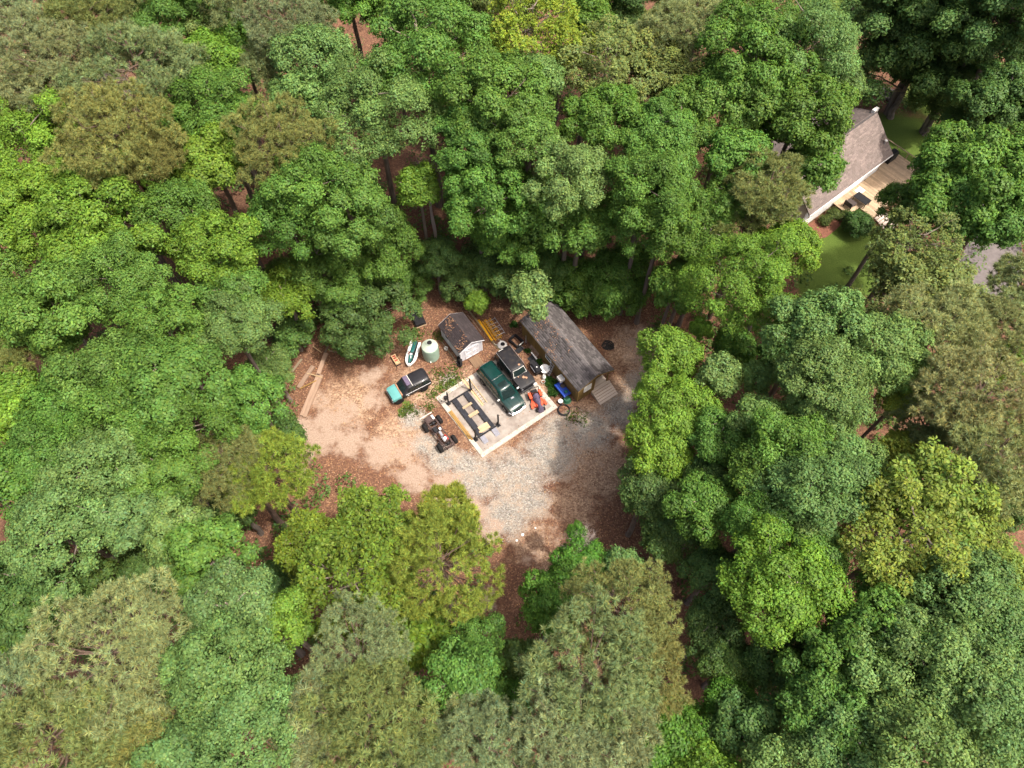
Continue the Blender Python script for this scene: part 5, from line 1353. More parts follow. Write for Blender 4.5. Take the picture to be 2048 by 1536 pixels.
# --- timbers on the slab
tb = thing('timber_beam', 'pair of ochre timber boards lying along the left slab edge', 'timber', (-4.72, 29.98, SZ), -54.6)
for k in (-1, 1): link('plank', MB().box((0, 0, 0), (3.5 + .1 * k, .17, .1), ch=.008).mesh('plank', M['ochre_wood']), tb, (.05 * k, k * .092, .052))
ld = thing('wooden_ladder', 'pale wooden ladder lying on the slab between lift and green car', 'ladder', (-3.42, 33.6, SZ), -55.5)
for s in (-1, 1): MB().box((0, s * .19, .05), (3.3, .07, .09), ch=.006).build('side_rail', M['fresh_wood'], ld)
for k in range(11): MB().cyl((-1.5 + k * .3, -.18, .055), (-1.5 + k * .3, .18, .055), .025, 6).build('rung', M['grey_wood'], ld)
lb = thing('loose_board', 'long pale board lying beside the wooden ladder on the slab', 'board', (-3.72, 33.42, SZ), -54.5)
MB().box((0, 0, .03), (3.5, .15, .05), ch=.006).build('plank', M['fresh_wood'], lb)

# --- mower and its cover
mw = thing('riding_mower', 'orange riding mower with roll bar parked at the slab corner', 'mower', (2.32, 32.42, SZ), -70)
MB().box((-.05, 0, .42), (1.5, .5, .24), ch=.05).build('chassis', M['orange'], mw)
MB().lathe([(.1, .1), (.56, .1), (.6, .16), (.58, .3), (.2, .34)], (.12, 0, 0), 20).build('mower_deck', M['orange'], mw)
for s in (-1, 1):
    wheel(mw, -.55, s * .5, .3, .24, M['dark_rim'])
    wheel(mw, .95, s * .36, .17, .14, M['dark_rim'], False)
    MB().box((-.5, s * .5, .66), (.7, .28, .09), ch=.03).build('fender', M['orange'], mw)
    MB().box((.42, s * .62, .3), (.62, .24, .1), rz=8 * s, ch=.03).build('side_plate', M['orange'], mw)
    MB().cyl((.9, s * .28, .42), (.9, s * .38, .2), .03, 6).build('caster_arm', M['black_steel'], mw)
    MB().tube([(-.1, s * .2, .55), (.1, s * .3, .95), (.15, s * .12, 1.0)], .022, 6).build('steering_lever', M['black_steel'], mw)
MB().box((-.35, 0, .72), (.5, .5, .12), ch=.05).build('seat', M['black_steel'], mw)
MB().tube([(-.75, -.42, .5), (-.82, -.42, 1.25), (-.82, -.36, 1.34), (-.82, .36, 1.34), (-.82, .42, 1.25), (-.75, .42, .5)], .035, 8).build('roll_bar', M['black_steel'], mw)
MB().box((-.85, 0, .5), (.3, .55, .38), ch=.05).build('engine', M['black_steel'], mw)
MB().box((-.9, -.45, .5), (.16, .16, .16), ch=.04).build('filter', M['white'], mw)
tp = thing('purple_tarp', 'dusky purple tarp draped along the orange mower', 'tarp', mw.location + Vector((0, 0, 0)), -70)
g = random.Random(3); rings = []
for k in range(12):
    t = k / 11; x = -.55 + 1.75 * t
    h = 1.0 - .35 * t + g.uniform(-.03, .03) - (.25 if k in (0, 11) else 0); w = .26 + .06 * math.sin(t * 7) + g.uniform(-.02, .02) - (.08 if k in (0, 11) else 0)
    rings.append([(x, -w * 1.1 + .02 * g.random(), h - .5), (x + .02, -w * .9, h - .25), (x, -w * .45 + .03 * (k % 2), h - .03), (x, .02, h + .03), (x, w * .45, h - .02 - .04 * (k % 2)), (x - .02, w * .95, h - .26), (x, w * 1.12, h - .5)])
MB().loft(rings).build('sheet', M['tarp'], tp, True)

# ------------------------------------------------------------------ tank, watercraft, boxes
tk = thing('water_tank', 'pale green round water tank with dark lid beside the garden shed', 'tank', (-7.77, 37.45, 0), 0)
MB().lathe([(.0, 0), (.72, 0), (.78, .06), (.80, .5), (.79, .55), (.80, .62), (.80, 1.2), (.79, 1.26), (.80, 1.33), (.80, 1.75), (.77, 1.84)], (0, 0, 0), 32).build('body', M['tank'], tk, True)
MB().lathe([(.77, 1.835), (.6, 1.95), (.3, 2.1), (.26, 2.12), (.0, 2.13)], (0, 0, 0), 32).build('dome', M['tank_top'], tk, True)
li = MB().lathe([(.3, 2.08), (.3, 2.24), (.25, 2.25), (.25, 2.2), (0, 2.2)], (0, .12, 0), 22).build('filler_neck', M['tank_top'], tk)
MB().lathe([(.235, 2.2), (.235, 2.235), (0, 2.25)], (0, .12, 0), 20).build('lid', M['black_steel'], li)
MB().cyl((.06, .42, 2.05), (.06, .42, 2.32), .03, 8).build('vent', M['white'], tk)
MB().cyl((0, -.78, .25), (0, -.92, .25), .05, 8).build('outlet', M['white'], tk)

js = thing('jet_ski', 'white jet ski with teal seat resting on the leaf-covered ground', 'jet ski', (-9.58, 37.5, 0), -101)
def hull(x): return .56 * (1 - max(0, (x - .1) / 1.32) ** 2.4) ** .6 if x > .1 else .56 - .03 * (.1 - x)
rings = []; xs = [-1.35, -1.0, -.4, .1, .5, .85, 1.1, 1.28, 1.38]
for x in xs:
    w = max(.08, hull(x)); k = max(0, (x - .6)) * .12
    rings.append([(x, -w * .35, .04 + k), (x, -w, .28 + k), (x, -w, .42 + k), (x, -w * .78, .46 + k), (x, -w * .74, .36 + k), (x, w * .74, .36 + k), (x, w * .78, .46 + k), (x, w, .42 + k), (x, w, .28 + k), (x, w * .35, .04 + k)])
MB().loft(rings).build('hull', M['white'], js, True)
rings = []
for x in (-1.3, -.6, .0, .4, .8, 1.12):
    w = max(.05, hull(x) * .52); z = .5 + (.12 if -.1 < x < .7 else 0) + max(0, x - .6) * .05
    rings.append([(x, -w, .38), (x, -w * .7, z), (x, 0, z + .05), (x, w * .7, z), (x, w, .38)])
MB().loft(rings).build('top_deck', M['black_steel'], js, True)
rings = [[(x, -.17, .5), (x, -.14, h), (x, 0, h + .03), (x, .14, h), (x, .17, .5)] for x, h in ((-1.32, .6), (-1.1, .68), (-.5, .68), (-.1, .74), (.05, .66))]
MB().loft(rings).build('seat', M['teal_dark'], js, True)
rings = [[(x, -w, .5), (x, -w * .6, h), (x, w * .6, h), (x, w, .5)] for x, w, h in ((.3, .24, .72), (.6, .22, .74), (.95, .13, .66), (1.15, .06, .6))]
MB().loft(rings).build('nose_cover', M['teal_dark'], js, True)
MB().tube([(.1, -.36, .86), (.2, -.12, .84), (.2, .12, .84), (.1, .36, .86)], .03, 6).build('handlebar', M['black_steel'], js)
MB().box((.3, 0, .8), (.2, .26, .06), ch=.02).build('console', M['white'], js)
MB().box((.62, .06, .76), (.3, .08, .03), rz=20).build('decal', M['white'], js)
MB().box((.05, -.3, .52), (.3, .07, .04), ch=.01).build('foot_mat', M['red'], js)

cr = thing('engine_crate', 'small beige crate with red compartments near the jet ski', 'crate', (-11.15, 36.88, 0), -58)
MB().box((0, 0, .1), (1.15, .55, .2), ch=.02).build('base', M['black_steel'], cr)
fr = MB()
for s in (-1, 1): fr.box((0, s * .2, .29), (1.1, .06, .18))
for k in range(5): fr.box((-.52 + k * .26, 0, .29), (.06, .336, .178))
fr.build('frame', M['fresh_wood'], cr)
for k in range(4): MB().box((-.39 + k * .26, 0, .26), (.17, .3, .1), ch=.02).build('insert', M['red'] if k < 3 else M['fresh_wood_y'], cr)
MB().tube([(.6, -.2, .1), (.85, -.35, .06), (.95, -.5, .04)], .02, 5).build('strap', M['black_steel'], cr)

bb = thing('covered_box', 'low black covered box with wooden base among fallen leaves', 'box', (-9.27, 41.58, 0), -66)
MB().box((0, 0, .3), (1.62, 1.05, .5), ch=.03).build('cover', M['black_steel'], bb)
MB().box((0, 0, .035), (1.72, 1.14, .07)).build('base', M['old_wood'], bb)
MB().box((.83, 0, .1), (.05, 1.1, .06)).build('edge_strip', M['fresh_wood_y'], bb)

# ------------------------------------------------------------------ around the shed
ty = thing('spare_tyre', 'black tyre leaning against the near corner of the garden shed', 'tyre', (-5.0, 36.42, 0), -60)
MB().torus((0, 0, .40), .29, .115, rotm(rx=66), 24, 10, 1.1).build('tyre_ring', M['tyre'], ty, True)
ty2 = thing('spare_tyre', 'second black tyre tucked behind the leaning one at the shed corner', 'tyre', (-5.02, 36.78, 0), -60)
MB().torus((0, 0, .40), .29, .115, rotm(rx=74), 24, 10, 1.1).build('tyre_ring', M['tyre'], ty2, True)
gp = thing('gutter_pipe', 'long pale pipe lying along the left side of the garden shed', 'pipe', (-6.05, 37.85, 0), -56)
MB().cyl((-1.4, 0, .06), (1.35, 0, .06), .055, 8).build('pipe', M['grey_wood'], gp)
MB().cyl((1.35, 0, .06), (1.42, 0, .06), .075, 8).build('collar', M['offwhite'], gp)
wb = thing('white_bucket', 'small white bucket beside the left wall of the shed', 'bucket', (-6.38, 38.15, 0), 0)
MB().lathe([(.0, 0), (.13, 0), (.17, .34), (.18, .35), (.155, .34), (.12, .05), (0, .05)], (0, 0, 0), 16).build('pail', M['offwhite'], wb)
MB().torus((0, 0, .34), .175, .012, n=16, k=5).build('rim', M['white'], wb)
for i, (x, y, a, L, r, mt, lab) in enumerate(((-3.0, 40.7, -56.5, 4.6, .10, 'log', 'thick weathered round pole lying beside the shed'), (-1.75, 38.75, -53, 1.5, .07, 'log', 'short end pole lying near the scaffold frames'), (-3.75, 41.2, -55, 2.4, .05, 'old_wood', 'thin brown pole lying behind the shed eave'))):
    po = thing('wooden_pole', lab, 'pole', (x, y, 0), a)
    MB().tube([(-L / 2, 0, r), (0, .03, r + .01), (L / 2, 0, r)], [r, r * .95, r * .85], 9).build('shaft', M[mt], po, True)
    MB().lathe([(0, 0), (r * .75, 0), (r * .7, .012), (0, .014)], (L / 2, 0, r), 9, rotm(ry=90)).build('cut_end', M['fresh_wood'], po)
sc1 = thing('scaffold_beam', 'thick bright yellow beam beside the shed', 'beam', (-2.62, 40.3, 0), -60.5)
MB().box((0, 0, .12), (2.75, .2, .2), ch=.02).build('web', M['yellow'], sc1)
for e in (-1, 1): MB().box((e * 1.36, 0, .12), (.04, .26, .24)).build('end_plate', M['yellow'], sc1)
def scaffold(x, y, z, a, L, W, mat, lab, dg):
    s = thing('scaffold_frame', lab, 'scaffold', (x, y, z), a)
    for q in (-1, 1): MB().cyl((-L / 2, q * W / 2, .03), (L / 2, q * W / 2, .03), .03, 7).build('upright', mat, s)
    for k in range(5): MB().cyl((-L / 2 + .15 + k * (L - .3) / 4, -W / 2, .03), (-L / 2 + .15 + k * (L - .3) / 4, W / 2, .03), .022, 6).build('rung', mat, s)
    if dg: MB().cyl((-L / 2 + .2, -W / 2, .05), (L / 2 - .5, W / 2, .05), .018, 6).build('brace', mat, s)
scaffold(-1.95, 40.55, .02, -60, 2.5, .85, M['yellow'], 'lowest yellow scaffold frame in the stack beside the shed', False)
scaffold(-1.88, 40.3, .10, -61, 2.4, .62, M['yellow'], 'narrower yellow scaffold frame lying in the middle of the stack', False)
scaffold(-1.62, 40.65, .18, -60.5, 2.2, .95, M['steel'], 'grey steel scaffold frame with diagonal brace on top of the stack', True)
scaffold(-2.12, 40.5, .26, -60, 2.3, .18, M['yellow'], 'slimmest yellow scaffold strip on top of the stack', False)

# ------------------------------------------------------------------ beside the cabin
bl = thing('truck_bed_liner', 'black rectangular open metal frame on the leaves between shed and cabin', 'metal frame', (.41, 39.0, 0), -44)
for s in (-1, 1):
    MB().box((0, s * .42, .24), (1.2, .14, .46), ch=.03).build('side_wall', M['black_steel'], bl)
    MB().box((s * .58, 0, .22), (.14, .68, .42), ch=.03).build('end_wall', M['black_steel'], bl)
MB().box((.64, .05, .46), (.05, .55, .05)).build('lip', M['offwhite'], bl)
bj = thing('black_tray', 'black plastic tray lying just below the metal frame', 'tray', (.72, 38.15, 0), -44)
MB().box((0, 0, .06), (.55, .8, .1), ch=.03).build('tray_base', M['black_steel'], bj)
MB().box((0, .37, .13), (.5, .05, .08)).build('rim', M['steel'], bj)
wt = thing('wheelbarrow', 'upturned white wheelbarrow with dark tub behind the black SUV', 'wheelbarrow', (-.95, 38.62, 0), -35)
MB().lathe([(.12, .5), (.3, .46), (.46, .2), (.48, .16), (.44, .18), (.1, .42)], (0, 0, 0), 14).build('tub', M['white'], wt)
MB().lathe([(.0, .53), (.2, .52), (.22, .49), (0, .48)], (.1, -.06, 0), 12).build('tub_bottom', M['black_steel'], wt)
for s in (-1, 1): MB().tube([(-.75, s * .32, .12), (.2, s * .3, .28), (.62, s * .12, .22)], .025, 6).build('handle', M['offwhite'], wt)
wheel(wt, .62, .0001, .18, .1, M['rim'], False)
pt = thing('wooden_pallet', 'slatted wooden pallet leaning against the cabin wall', 'pallet', (1.95, 37.75, 0), CAB_A)
pm = MB().box((0, 0, 0), (1.3, .09, .022)).mesh('slat', M['old_wood'])
for k in range(8):
    t = .08 + k * .135; link('slat', pm, pt, (0, .05 + t * .62, .06 + t * .78), (R(52), 0, 0))
for x in (-.55, 0, .55): link('stringer', MB().box((0, 0, 0), (.05, 1.15, .08)).mesh('stringer', M['old_wood']), pt, (x, .44, .46), (R(52), 0, 0))
pn = thing('ribbed_sheet', 'black ribbed sheet propped flat in front of the leaning pallet', 'sheet', (1.95, 37.02, 0), CAB_A)
MB().box((0, 0, .16), (.75, .7, .03), rx=18).build('face', M['black_steel'], pn)
for k in range(4): MB().box((-.28 + k * .19, 0, .185), (.05, .68, .025), rx=18).build('rib', M['runway'], pn)
MB().box((0, -.2, .05), (.6, .1, .1)).build('foot', M['black_steel'], pn)
wp = thing('white_plank', 'short white plank lying on top of the black ribbed sheet', 'plank', (2.12, 37.3, .29), CAB_A)
MB().box((0, 0, .03), (.95, .13, .05), ch=.006).build('plank', M['white'], wp)
rk = thing('rake_handle', 'thin pale pole leaning against the cabin wall behind the pallet', 'pole', (1.35, 38.95, 0), CAB_A)
MB().cyl((0, 0, .02), (-.5, .35, 1.5), .022, 6).build('shaft', M['offwhite'], rk)
MB().box((0, 0, .03), (.3, .08, .05)).build('head', M['black_steel'], rk)
gl = thing('barbecue_grill', 'black barbecue grill standing beside the hood of the black SUV', 'grill', (2.3, 35.7, 0), -60)
for a in (-.42, .42):
    for c in (-.26, .26): MB().box((a, c, .32), (.05, .05, .62)).build('leg', M['black_steel'], gl)
MB().loft([[(-.55, -.34, .6), (.55, -.34, .6), (.55, .34, .6), (-.55, .34, .6)], [(-.57, -.36, .78), (.57, -.36, .78), (.57, .36, .78), (-.57, .36, .78)], [(-.5, -.24, .98), (.5, -.24, .98), (.5, .24, .98), (-.5, .24, .98)]]).build('lid', M['black_paint'], gl)
MB().cyl((-.4, -.4, .8), (.4, -.4, .8), .022, 6).build('lid_handle', M['steel'], gl)
MB().lathe([(0, 0), (.07, 0), (.06, .03), (0, .035)], (.05, 0, .98), 12).build('thermometer', M['white'], gl)
MB().box((-.75, 0, .72), (.34, .5, .03)).build('side_shelf', M['black_steel'], gl)
MB().box((0, 0, .2), (.9, .5, .04)).build('bottom_shelf', M['black_steel'], gl)
sd = thing('satellite_dish', 'round white dish on a short stand beside the black grill', 'dish', (3.1, 35.62, 0), 0)
prof = [(.02, .02), (.2, .04), (.36, .1), (.44, .16), (.45, .18), (.43, .175), (.34, .12), (.18, .06), (0, .045)]
MB().lathe(prof, (0, 0, .62), 28, rotm(rx=12)).build('reflector', M['white'], sd, True)
MB().lathe([(0, .0), (.2, .012), (.2, .02), (0, .02)], (0, -.02, .672), 20, rotm(rx=12)).build('centre_disc', M['steel'], sd)
MB().cyl((0, 0, 0), (0, 0, .66), .05, 8).build('mast', M['steel'], sd)
MB().lathe([(0, 0), (.24, 0), (.22, .05), (0, .06)], (0, 0, 0), 14).build('foot', M['steel'], sd)
pc = thing('gas_cylinder', 'small white gas cylinder standing below the round dish', 'gas cylinder', (3.03, 34.95, 0), 0)
MB().lathe([(0, .02), (.16, .03), (.18, .1), (.18, .42), (.14, .5), (.05, .53), (0, .53)], (0, 0, 0), 18).build('vessel', M['white'], pc, True)
MB().lathe([(.11, .5), (.12, .62), (.1, .62), (.09, .5)], (0, 0, 0), 14).build('collar', M['offwhite'], pc)
MB().cyl((0, 0, .53), (0, 0, .6), .03, 8).build('valve', M['black_steel'], pc)
fl = thing('flower_pot', 'low pale pot in front of the white gas cylinder', 'pot', (2.95, 34.5, 0), 0)
MB().lathe([(0, 0), (.13, 0), (.18, .24), (.19, .25), (.16, .24), (.12, .06), (0, .06)], (0, 0, 0), 16).build('pot', M['offwhite'], fl)
MB().lathe([(0, .19), (.15, .19), (0, .21)], (0, 0, 0), 12).build('soil', M['mulch'], fl)
al = thing('aluminium_ladder', 'silver stepladder leaning on the cabin wall right of the dish', 'ladder', (3.62, 35.5, 0), CAB_A)
a = Vector((0, -.35, 0)); b = Vector((0.0, .42, 2.0))
for s in (-.22, .22): MB().tube([a + Vector((s * 1.15, 0, .02)), b + Vector((s * .9, 0, 0))], .035, 6).build('side_rail', M['steel'], al)
for k in range(7):
    t = .1 + k * .135; p = a.lerp(b, t); MB().box(p, (.46, .1, .035)).build('step', M['steel'], al)
ac = thing('air_conditioner', 'white air conditioner box sticking out of the cabin wall', 'air conditioner', CAB_C + rotm(rz=CAB_A) @ Vector((2.15, -CW / 2 - .3, 1.45)), CAB_A)
MB().box((0, .0, 0), (.62, .52, .42), ch=.02).build('case', M['white'], ac)
for k in range(5): MB().box((0, -.265, -.13 + k * .065), (.5, .012, .03)).build('louvre', M['steel'], ac)
MB().box((.0, .02, .212), (.4, .36, .008)).build('top_panel', M['offwhite'], ac)
MB().box((0, .2, -.3), (.5, .06, .24), rx=30).build('bracket', M['steel'], ac)
at = thing('blue_cart', 'blue plastic covered garden cart against the cabin wall', 'cart', (4.72, 33.5, 0), CAB_A)
MB().loft([[(-.75, -.34, .3), (.75, -.34, .3), (.75, .34, .3), (-.75, .34, .3)], [(-.8, -.4, .62), (.8, -.4, .62), (.8, .4, .62), (-.8, .4, .62)], [(-.7, -.36, .68), (.7, -.36, .68), (.7, .36, .68), (-.7, .36, .68)]]).build('tub', M['blue'], at)
MB().lathe([(0, .1), (.22, .08), (.27, 0), (0, 0)], (-.25, .22, .68), 16).build('brown_seat', M['brown_cushion'], at)
MB().box((.45, .05, .74), (.3, .35, .12), ch=.04).build('blue_lid', M['teal_dark'], at)
for x in (-.5, .5):
    for s in (-1, 1): wheel(at, x, s * .38, .2, .12, M['rim'], False)
gt = thing('green_tub', 'upturned dark green plastic tub beside the blue cart', 'tub', (5.13, 32.62, 0), 0)
MB().lathe([(.4, 0), (.42, .03), (.38, .05), (.33, .3), (.28, .36), (0, .37)], (0, 0, 0), 18).build('shell', M['green_tub'], gt, True)
MB().torus((0, 0, .03), .41, .025, n=18, k=6).build('rim', M['green_tub'], gt)
wd = thing('white_lid_bucket', 'dark drum with round white lid beside the green tub', 'drum', (4.5, 32.34, 0), 0)
MB().lathe([(0, 0), (.2, 0), (.22, .4), (0, .42)], (0, 0, 0), 18).build('drum', M['black_steel'], wd)
MB().lathe([(0, .46), (.05, .46), (.06, .44), (.21, .44), (.23, .41), (0, .4)], (0, 0, 0), 20).build('lid', M['white'], wd)
hc = thing('hose_coil', 'coiled black hose ring on the ground off the slab corner', 'hose', (4.78, 31.55, 0), 0)
for k in range(3): MB().torus((.02 * k, .015 * k, .05 + .055 * k), .56 - .02 * k, .045, n=30, k=7).build('coil', M['black_steel'], hc, True)
MB().tube([(.5, .2, .05), (.9, .45, .04), (1.4, .35, .04), (1.55, .1, .04)], .03, 6).build('loose_end', M['black_steel'], hc)
for x, y, a, L, lab in ((3.85, 33.6, -50, 1.7, 'thin dry stick lying beside the right slab edge'), (3.5, 34.15, -38, 1.3, 'shorter dry stick near the grill'), (5.55, 32.05, -60, 1.3, 'pale stick along the foot of the cabin wall')):
    s = thing('dry_stick', lab, 'stick', (x, y, .0), a)
    MB().tube([(-L / 2, 0, .03), (0, .06, .05), (L / 2, -.03, .03)], [.03, .025, .015], 5).build('stem', M['old_wood'], s)
    MB().tube([(.1, .05, .05), (.3, .2, .06)], [.015, .008], 4).build('side_twig', M['old_wood'], s)

# ------------------------------------------------------------------ lumber pile at the left
def board(x, y, a, L, W, T, z, lab, mat='old_wood', pitch=0, n=1, name='wooden_plank'):
    t = thing(name, lab, 'plank', (x, y, z), a)
    for k in range(n):
        link('plank', MB().box((0, 0, 0), (L - .06 * k, W / n - .01, T), ch=.006).mesh('plank', M[mat]), t, (.05 * k, (k + .5) * W / n - W / 2, T / 2 + .004), (0, R(pitch), 0))
board(-18.75, 33.1, 77, 4.6, .66, .16, 0, 'longest wide double plank at the left edge of the clearing', n=2)
board(-18.2, 36.5, 79, 2.5, .4, .16, .0, 'brown plank continuing beyond the longest double plank')
board(-19.55, 35.1, 66, 2.6, .42, .14, 0, 'shorter brown plank lying left of the longest double plank')
board(-19.2, 34.2, 32, 1.7, .12, .06, .16, 'narrow lath lying crosswise over the shorter plank', 'ochre_wood')
board(-18.7, 35.2, -17, 1.6, .11, .05, .17, 'pale narrow lath laid across the long planks', 'fresh_wood')
board(-18.9, 38.2, -38, 1.2, .08, .05, 0, 'pale slanting lath at the upper end of the lumber', 'fresh_wood')
board(-17.1, 37.9, -12, 1.2, .12, .06, 0, 'short brown lath near the white scrap', 'old_wood')
board(-17.75, 39.1, 76, 3.4, .16, .1, 0, 'dark plank at the upper end of the lumber under the trees', 'grey_wood')
board(-20.6, 36.4, 62, 1.6, .22, .06, 0, 'short greyed plank under the left trees', 'grey_wood')
wsx = thing('scrap_bag', 'crumpled white plastic scrap beside the upper lumber', 'scrap', (-16.75, 39.2, 0), 0)
MB().lathe([(.0, .0), (.2, .02), (.27, .1), (.2, .2), (.06, .24), (0, .22)], (0, 0, 0), 9).build('bag', M['white'], wsx)
MB().box((-.3, -.15, .03), (.3, .14, .05), rz=40, ch=.015).build('flap', M['white'], wsx)
# bushes at the house and a stump-black fire spot right of the cabin
bs = np.random.default_rng(9)
bme_, C_ = oak_crown('foliage', 900, .5, br=.22, twigs=30, per=7, size=.12, flat=.85, zmin=-.3)
blim = limbs('stems', 900, C_, .5, M['twig'], rad=.02)
for x, y, s, lab in ((34.5, 54.96, 1.1, 'clipped round bush in the mulch bed, middle one of three'), (35.75, 54.6, 1.05, 'clipped round bush nearest the deck in the mulch bed'), (33.4, 54.0, 1.0, 'clipped round bush at the lower end of the mulch bed'), (37.6, 53.4, .9, 'low round bush on the lawn below the deck')):
    b = thing('round_bush', lab, 'bush', (x, y, .05), rng.uniform(0, 360), 'clipped bushes at the house')
    f = link('foliage', bme_, b, (0, 0, .42 * s), scale=(s, s, s)); f.color = (.085, .12, .03, 1)
    link('stems', blim, b, (0, 0, .42 * s), scale=(s, s, s))
fs = thing('fire_spot', 'round black charred spot on the bare ground right of the cabin', 'fire spot', (9.34, 38.7, 0), 0)
g = random.Random(8)
MB().poly([(.75 * g.uniform(.75, 1.1) * math.cos(k * .35), .62 * g.uniform(.75, 1.1) * math.sin(k * .35), .012) for k in range(18)], .03).build('ash', M['char'], fs)
for k in range(4): MB().box((g.uniform(-.35, .35), g.uniform(-.3, .3), .05), (.4, .07, .07), rz=g.uniform(0, 180)).build('charred_log', M['char'], fs)

# ------------------------------------------------------------------ loose ground cover
def scatter_quads(name, pts, size, mat, label, cat, z=.012, tilt=.35, seed=1, zfun=None, tv=(.55, 1.7)):
    g = np.random.default_rng(seed); n = len(pts)
    P = np.zeros((n, 3)); P[:, :2] = pts[:, :2]; P[:, 2] = pts[:, 2] + g.uniform(.008, z + .02, n)
    Nn = unit(np.array([0, 0, 1.0]) + g.normal(size=(n, 3)) * tilt)
    Lf = size * g.uniform(.6, 1.4, n)
    k = g.uniform(*tv, n); y = g.uniform(.88, 1.12, n)
    tn = np.stack([k, k * y, k * y * g.uniform(.75, 1.1, n)], 1)
    v, f, tn = quads(P, Nn, Lf, Lf * .6, g, tn, .15)
    o = link(name, np_mesh(name, v, f, mat, tn))
    return tag(o, label, cat, kind='stuff')
g = np.random.default_rng(4)
N_ = 70000
xy = np.stack([g.uniform(-24, 17, N_), g.uniform(8, 48, N_)], 1)
fs_, fg_ = blob_field(SAND, xy[:, 0], xy[:, 1]), blob_field(GRAVEL, xy[:, 0], xy[:, 1])
rel = (xy - np.array([SB.x, SB.y])); a_ = rel @ np.array([SU.x, SU.y]); b_ = rel @ np.array([SV.x, SV.y])
on_slab = (a_ > -.05) & (a_ < LU + .05) & (b_ > -.05) & (b_ < LV + .05)
ft_ = blob_field(TAN, xy[:, 0], xy[:, 1])
keep = (g.random(N_) < np.clip(1.0 - 1.1 * np.maximum(np.maximum(fs_, fg_), .75 * ft_), .05, 1) ** 1.5) & ~on_slab
lit = xy[keep]
scatter_quads('fallen_leaves', np.concatenate([lit, np.zeros((len(lit), 1))], 1), .15, M['litter'], 'fallen brown leaves strewn over the clearing', 'leaves', seed=2)
edge = np.minimum(np.minimum(a_, LU - a_), np.minimum(b_, LV - b_))
sl_ = xy[on_slab & (g.random(N_) < np.where(edge < .5, .12, .035))]
scatter_quads('slab_leaves', np.concatenate([sl_, np.full((len(sl_), 1), SZ + .004)], 1), .12, M['litter'], 'few brown leaves blown onto the concrete slab', 'leaves', seed=3)
xy2 = xy[(fg_ > .45) & ~on_slab]
v = []; n2 = min(9000, len(xy2)); xy2 = xy2[:n2]
tet = np.array([[1, 0, 0], [-.5, .87, 0], [-.5, -.87, 0], [0, 0, .9]])
ang = g.uniform(0, 6.28, n2); sz = g.uniform(.02, .055, n2)
ca, sa = np.cos(ang), np.sin(ang)
vx = np.stack([(tet[None, :, 0] * ca[:, None] - tet[None, :, 1] * sa[:, None]) * sz[:, None] + xy2[:, 0:1], (tet[None, :, 0] * sa[:, None] + tet[None, :, 1] * ca[:, None]) * sz[:, None] + xy2[:, 1:2], tet[None, :, 2] * sz[:, None] + .002 + 0 * ca[:, None]], 2).reshape(-1, 3)
ft = (np.arange(n2)[:, None, None] * 4 + np.array([[0, 1, 3], [1, 2, 3], [2, 0, 3]])[None]).reshape(-1, 3)
tt = np.repeat(g.uniform(.5, 1.2, n2), 4)[:, None] * np.ones(3)
tag(link('gravel_stones', np_mesh('gravel_stones', vx, ft, M['stone'], tt)), 'grey gravel stones scattered over the drive area', 'gravel', kind='stuff')
for x, y, s, lab in ((.9, 19.7, .13, 'white rock at the lower edge of the gravel, largest one'), (.4, 19.2, .1, 'smaller white rock left of the largest white rock'), (2.0, 20.3, .08, 'tiny white rock right of the largest white rock')):
    r = thing('white_rock', lab, 'rock', (x, y, 0), 30, 'white rocks on the gravel edge')
    MB().lathe([(0, -.02), (s, 0), (s * 1.05, s * .4), (s * .6, s * .8), (0, s * .85)], (0, 0, 0), 8).build('stone', M['white'], r)
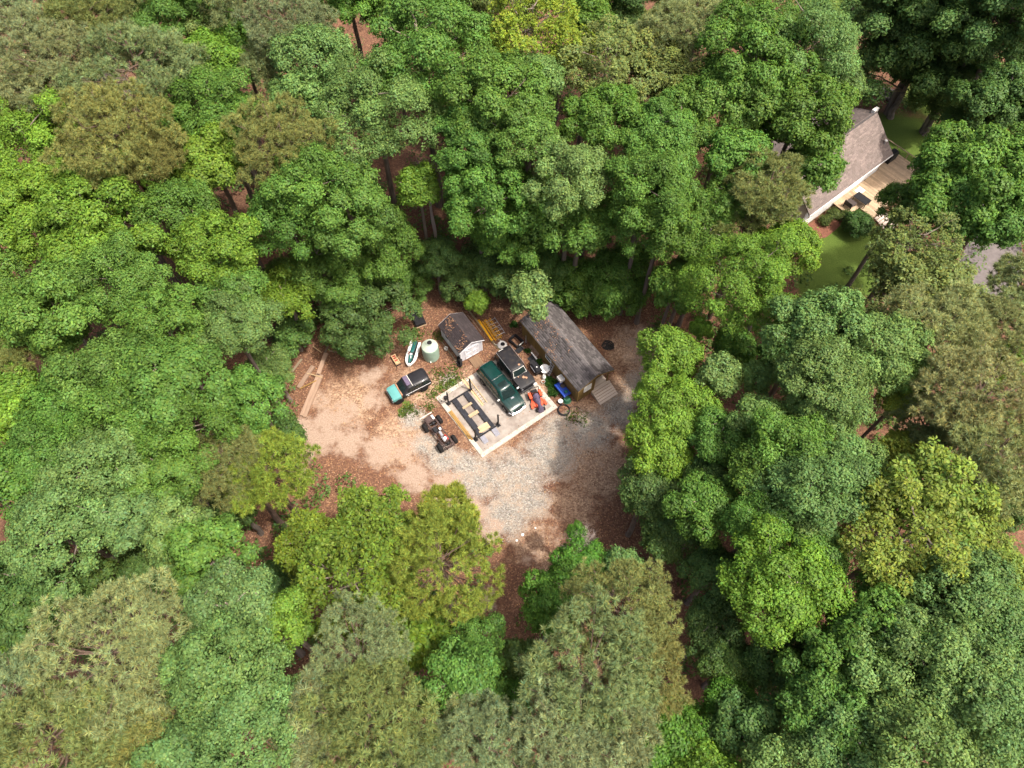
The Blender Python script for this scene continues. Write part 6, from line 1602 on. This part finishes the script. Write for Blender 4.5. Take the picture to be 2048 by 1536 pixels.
# leaves on the two roofs
def roof_leaves(name, base, ang, hx_, hy_, ze, zr, n, lab, seed, xr=(-1, 1)):
    g = np.random.default_rng(seed); m = rotm(rz=ang)
    pts = []
    while len(pts) < n:
        x = g.uniform(*xr) * hx_; y = -g.random() ** .8 * hy_ * .97
        if g.random() > .35 + .65 * math.sin(x * 1.7 + 1) * math.sin(y * 2.3 + x): continue
        p = m @ Vector((x, y, 0)) + base; pts.append((p.x, p.y, zr - abs(y) / hy_ * (zr - ze) + .075))
    scatter_quads(name, np.array(pts), .13, M['litter'], lab, 'leaves', .01, .2, seed)
roof_leaves('roof_leaves', CAB_C, CAB_A, CL / 2 + OG, CW / 2 + OH, CE, CR, 190, 'brown leaves lying on the far half of the cabin roof', 5, (-1, .25))
roof_leaves('roof_leaves', sh.location, SH_A, SL_ / 2, SW_ / 2 + SO, SE, SR, 130, 'brown leaves gathered on the left slope of the shed roof', 6)
# weeds: tufts of narrow leaves
def weeds(name, spots, lab, cat, colr, seed, hgt=.25):
    g = np.random.default_rng(seed); P, A = [], []
    for x, y, r, n in spots:
        q = g.normal(size=(n, 2)) * r * .6
        P.append(np.stack([x + q[:, 0], y + q[:, 1], np.full(n, hgt * .4)], 1))
    P = np.concatenate(P); n = len(P)
    A = unit(np.stack([g.normal(size=n) * .7, g.normal(size=n) * .7, np.ones(n) * .6], 1))
    side = unit(np.cross(A, g.normal(size=(n, 3)))); Nn = np.cross(side, A); Nn *= np.sign(Nn[:, 2:3] + 1e-6)
    v, f, tn = quads(P, Nn, g.uniform(.6, 1.3, n) * hgt, g.uniform(.25, .45, n) * hgt, g, tints(n, g, np.ones(n), .2, .2), .15, A)
    o = link(name, np_mesh(name, v, f, M['weed'], tn)); o.color = (*colr, 1)
    return tag(o, lab, cat, kind='stuff')
W = [(-6.4, 34.2, .9, 240), (-5.4, 34.9, .8, 200), (-7.4, 33.2, .7, 160), (-9.6, 31.7, .5, 160), (-10.1, 31.2, .35, 90), (-8.9, 31.4, .5, 60), (-5.7, 36.0, .7, 90), (-7.0, 35.4, .7, 120), (-9.3, 39.9, .7, 160), (-7.2, 39.6, .6, 150), (5.6, 30.9, .7, 120), (6.6, 30.6, .6, 90), (-7.6, 31.9, .5, 90)]
weeds('weeds', W, 'low green weeds along the slab edge and around the tank', 'weeds', (.09, .135, .025), 11)
W2 = [(3.5, 34.6, .35, 260), (3.9, 34.2, .45, 360), (4.3, 34.0, .35, 260), (3.9, 33.4, .35, 200), (2.55, 36.6, .3, 200), (.2, 41.0, .3, 120), (1.5, 38.0, .2, 60)]
weeds('leafy_plants', W2, 'broad green plants growing along the cabin wall', 'plants', (.045, .11, .02), 12, .4)
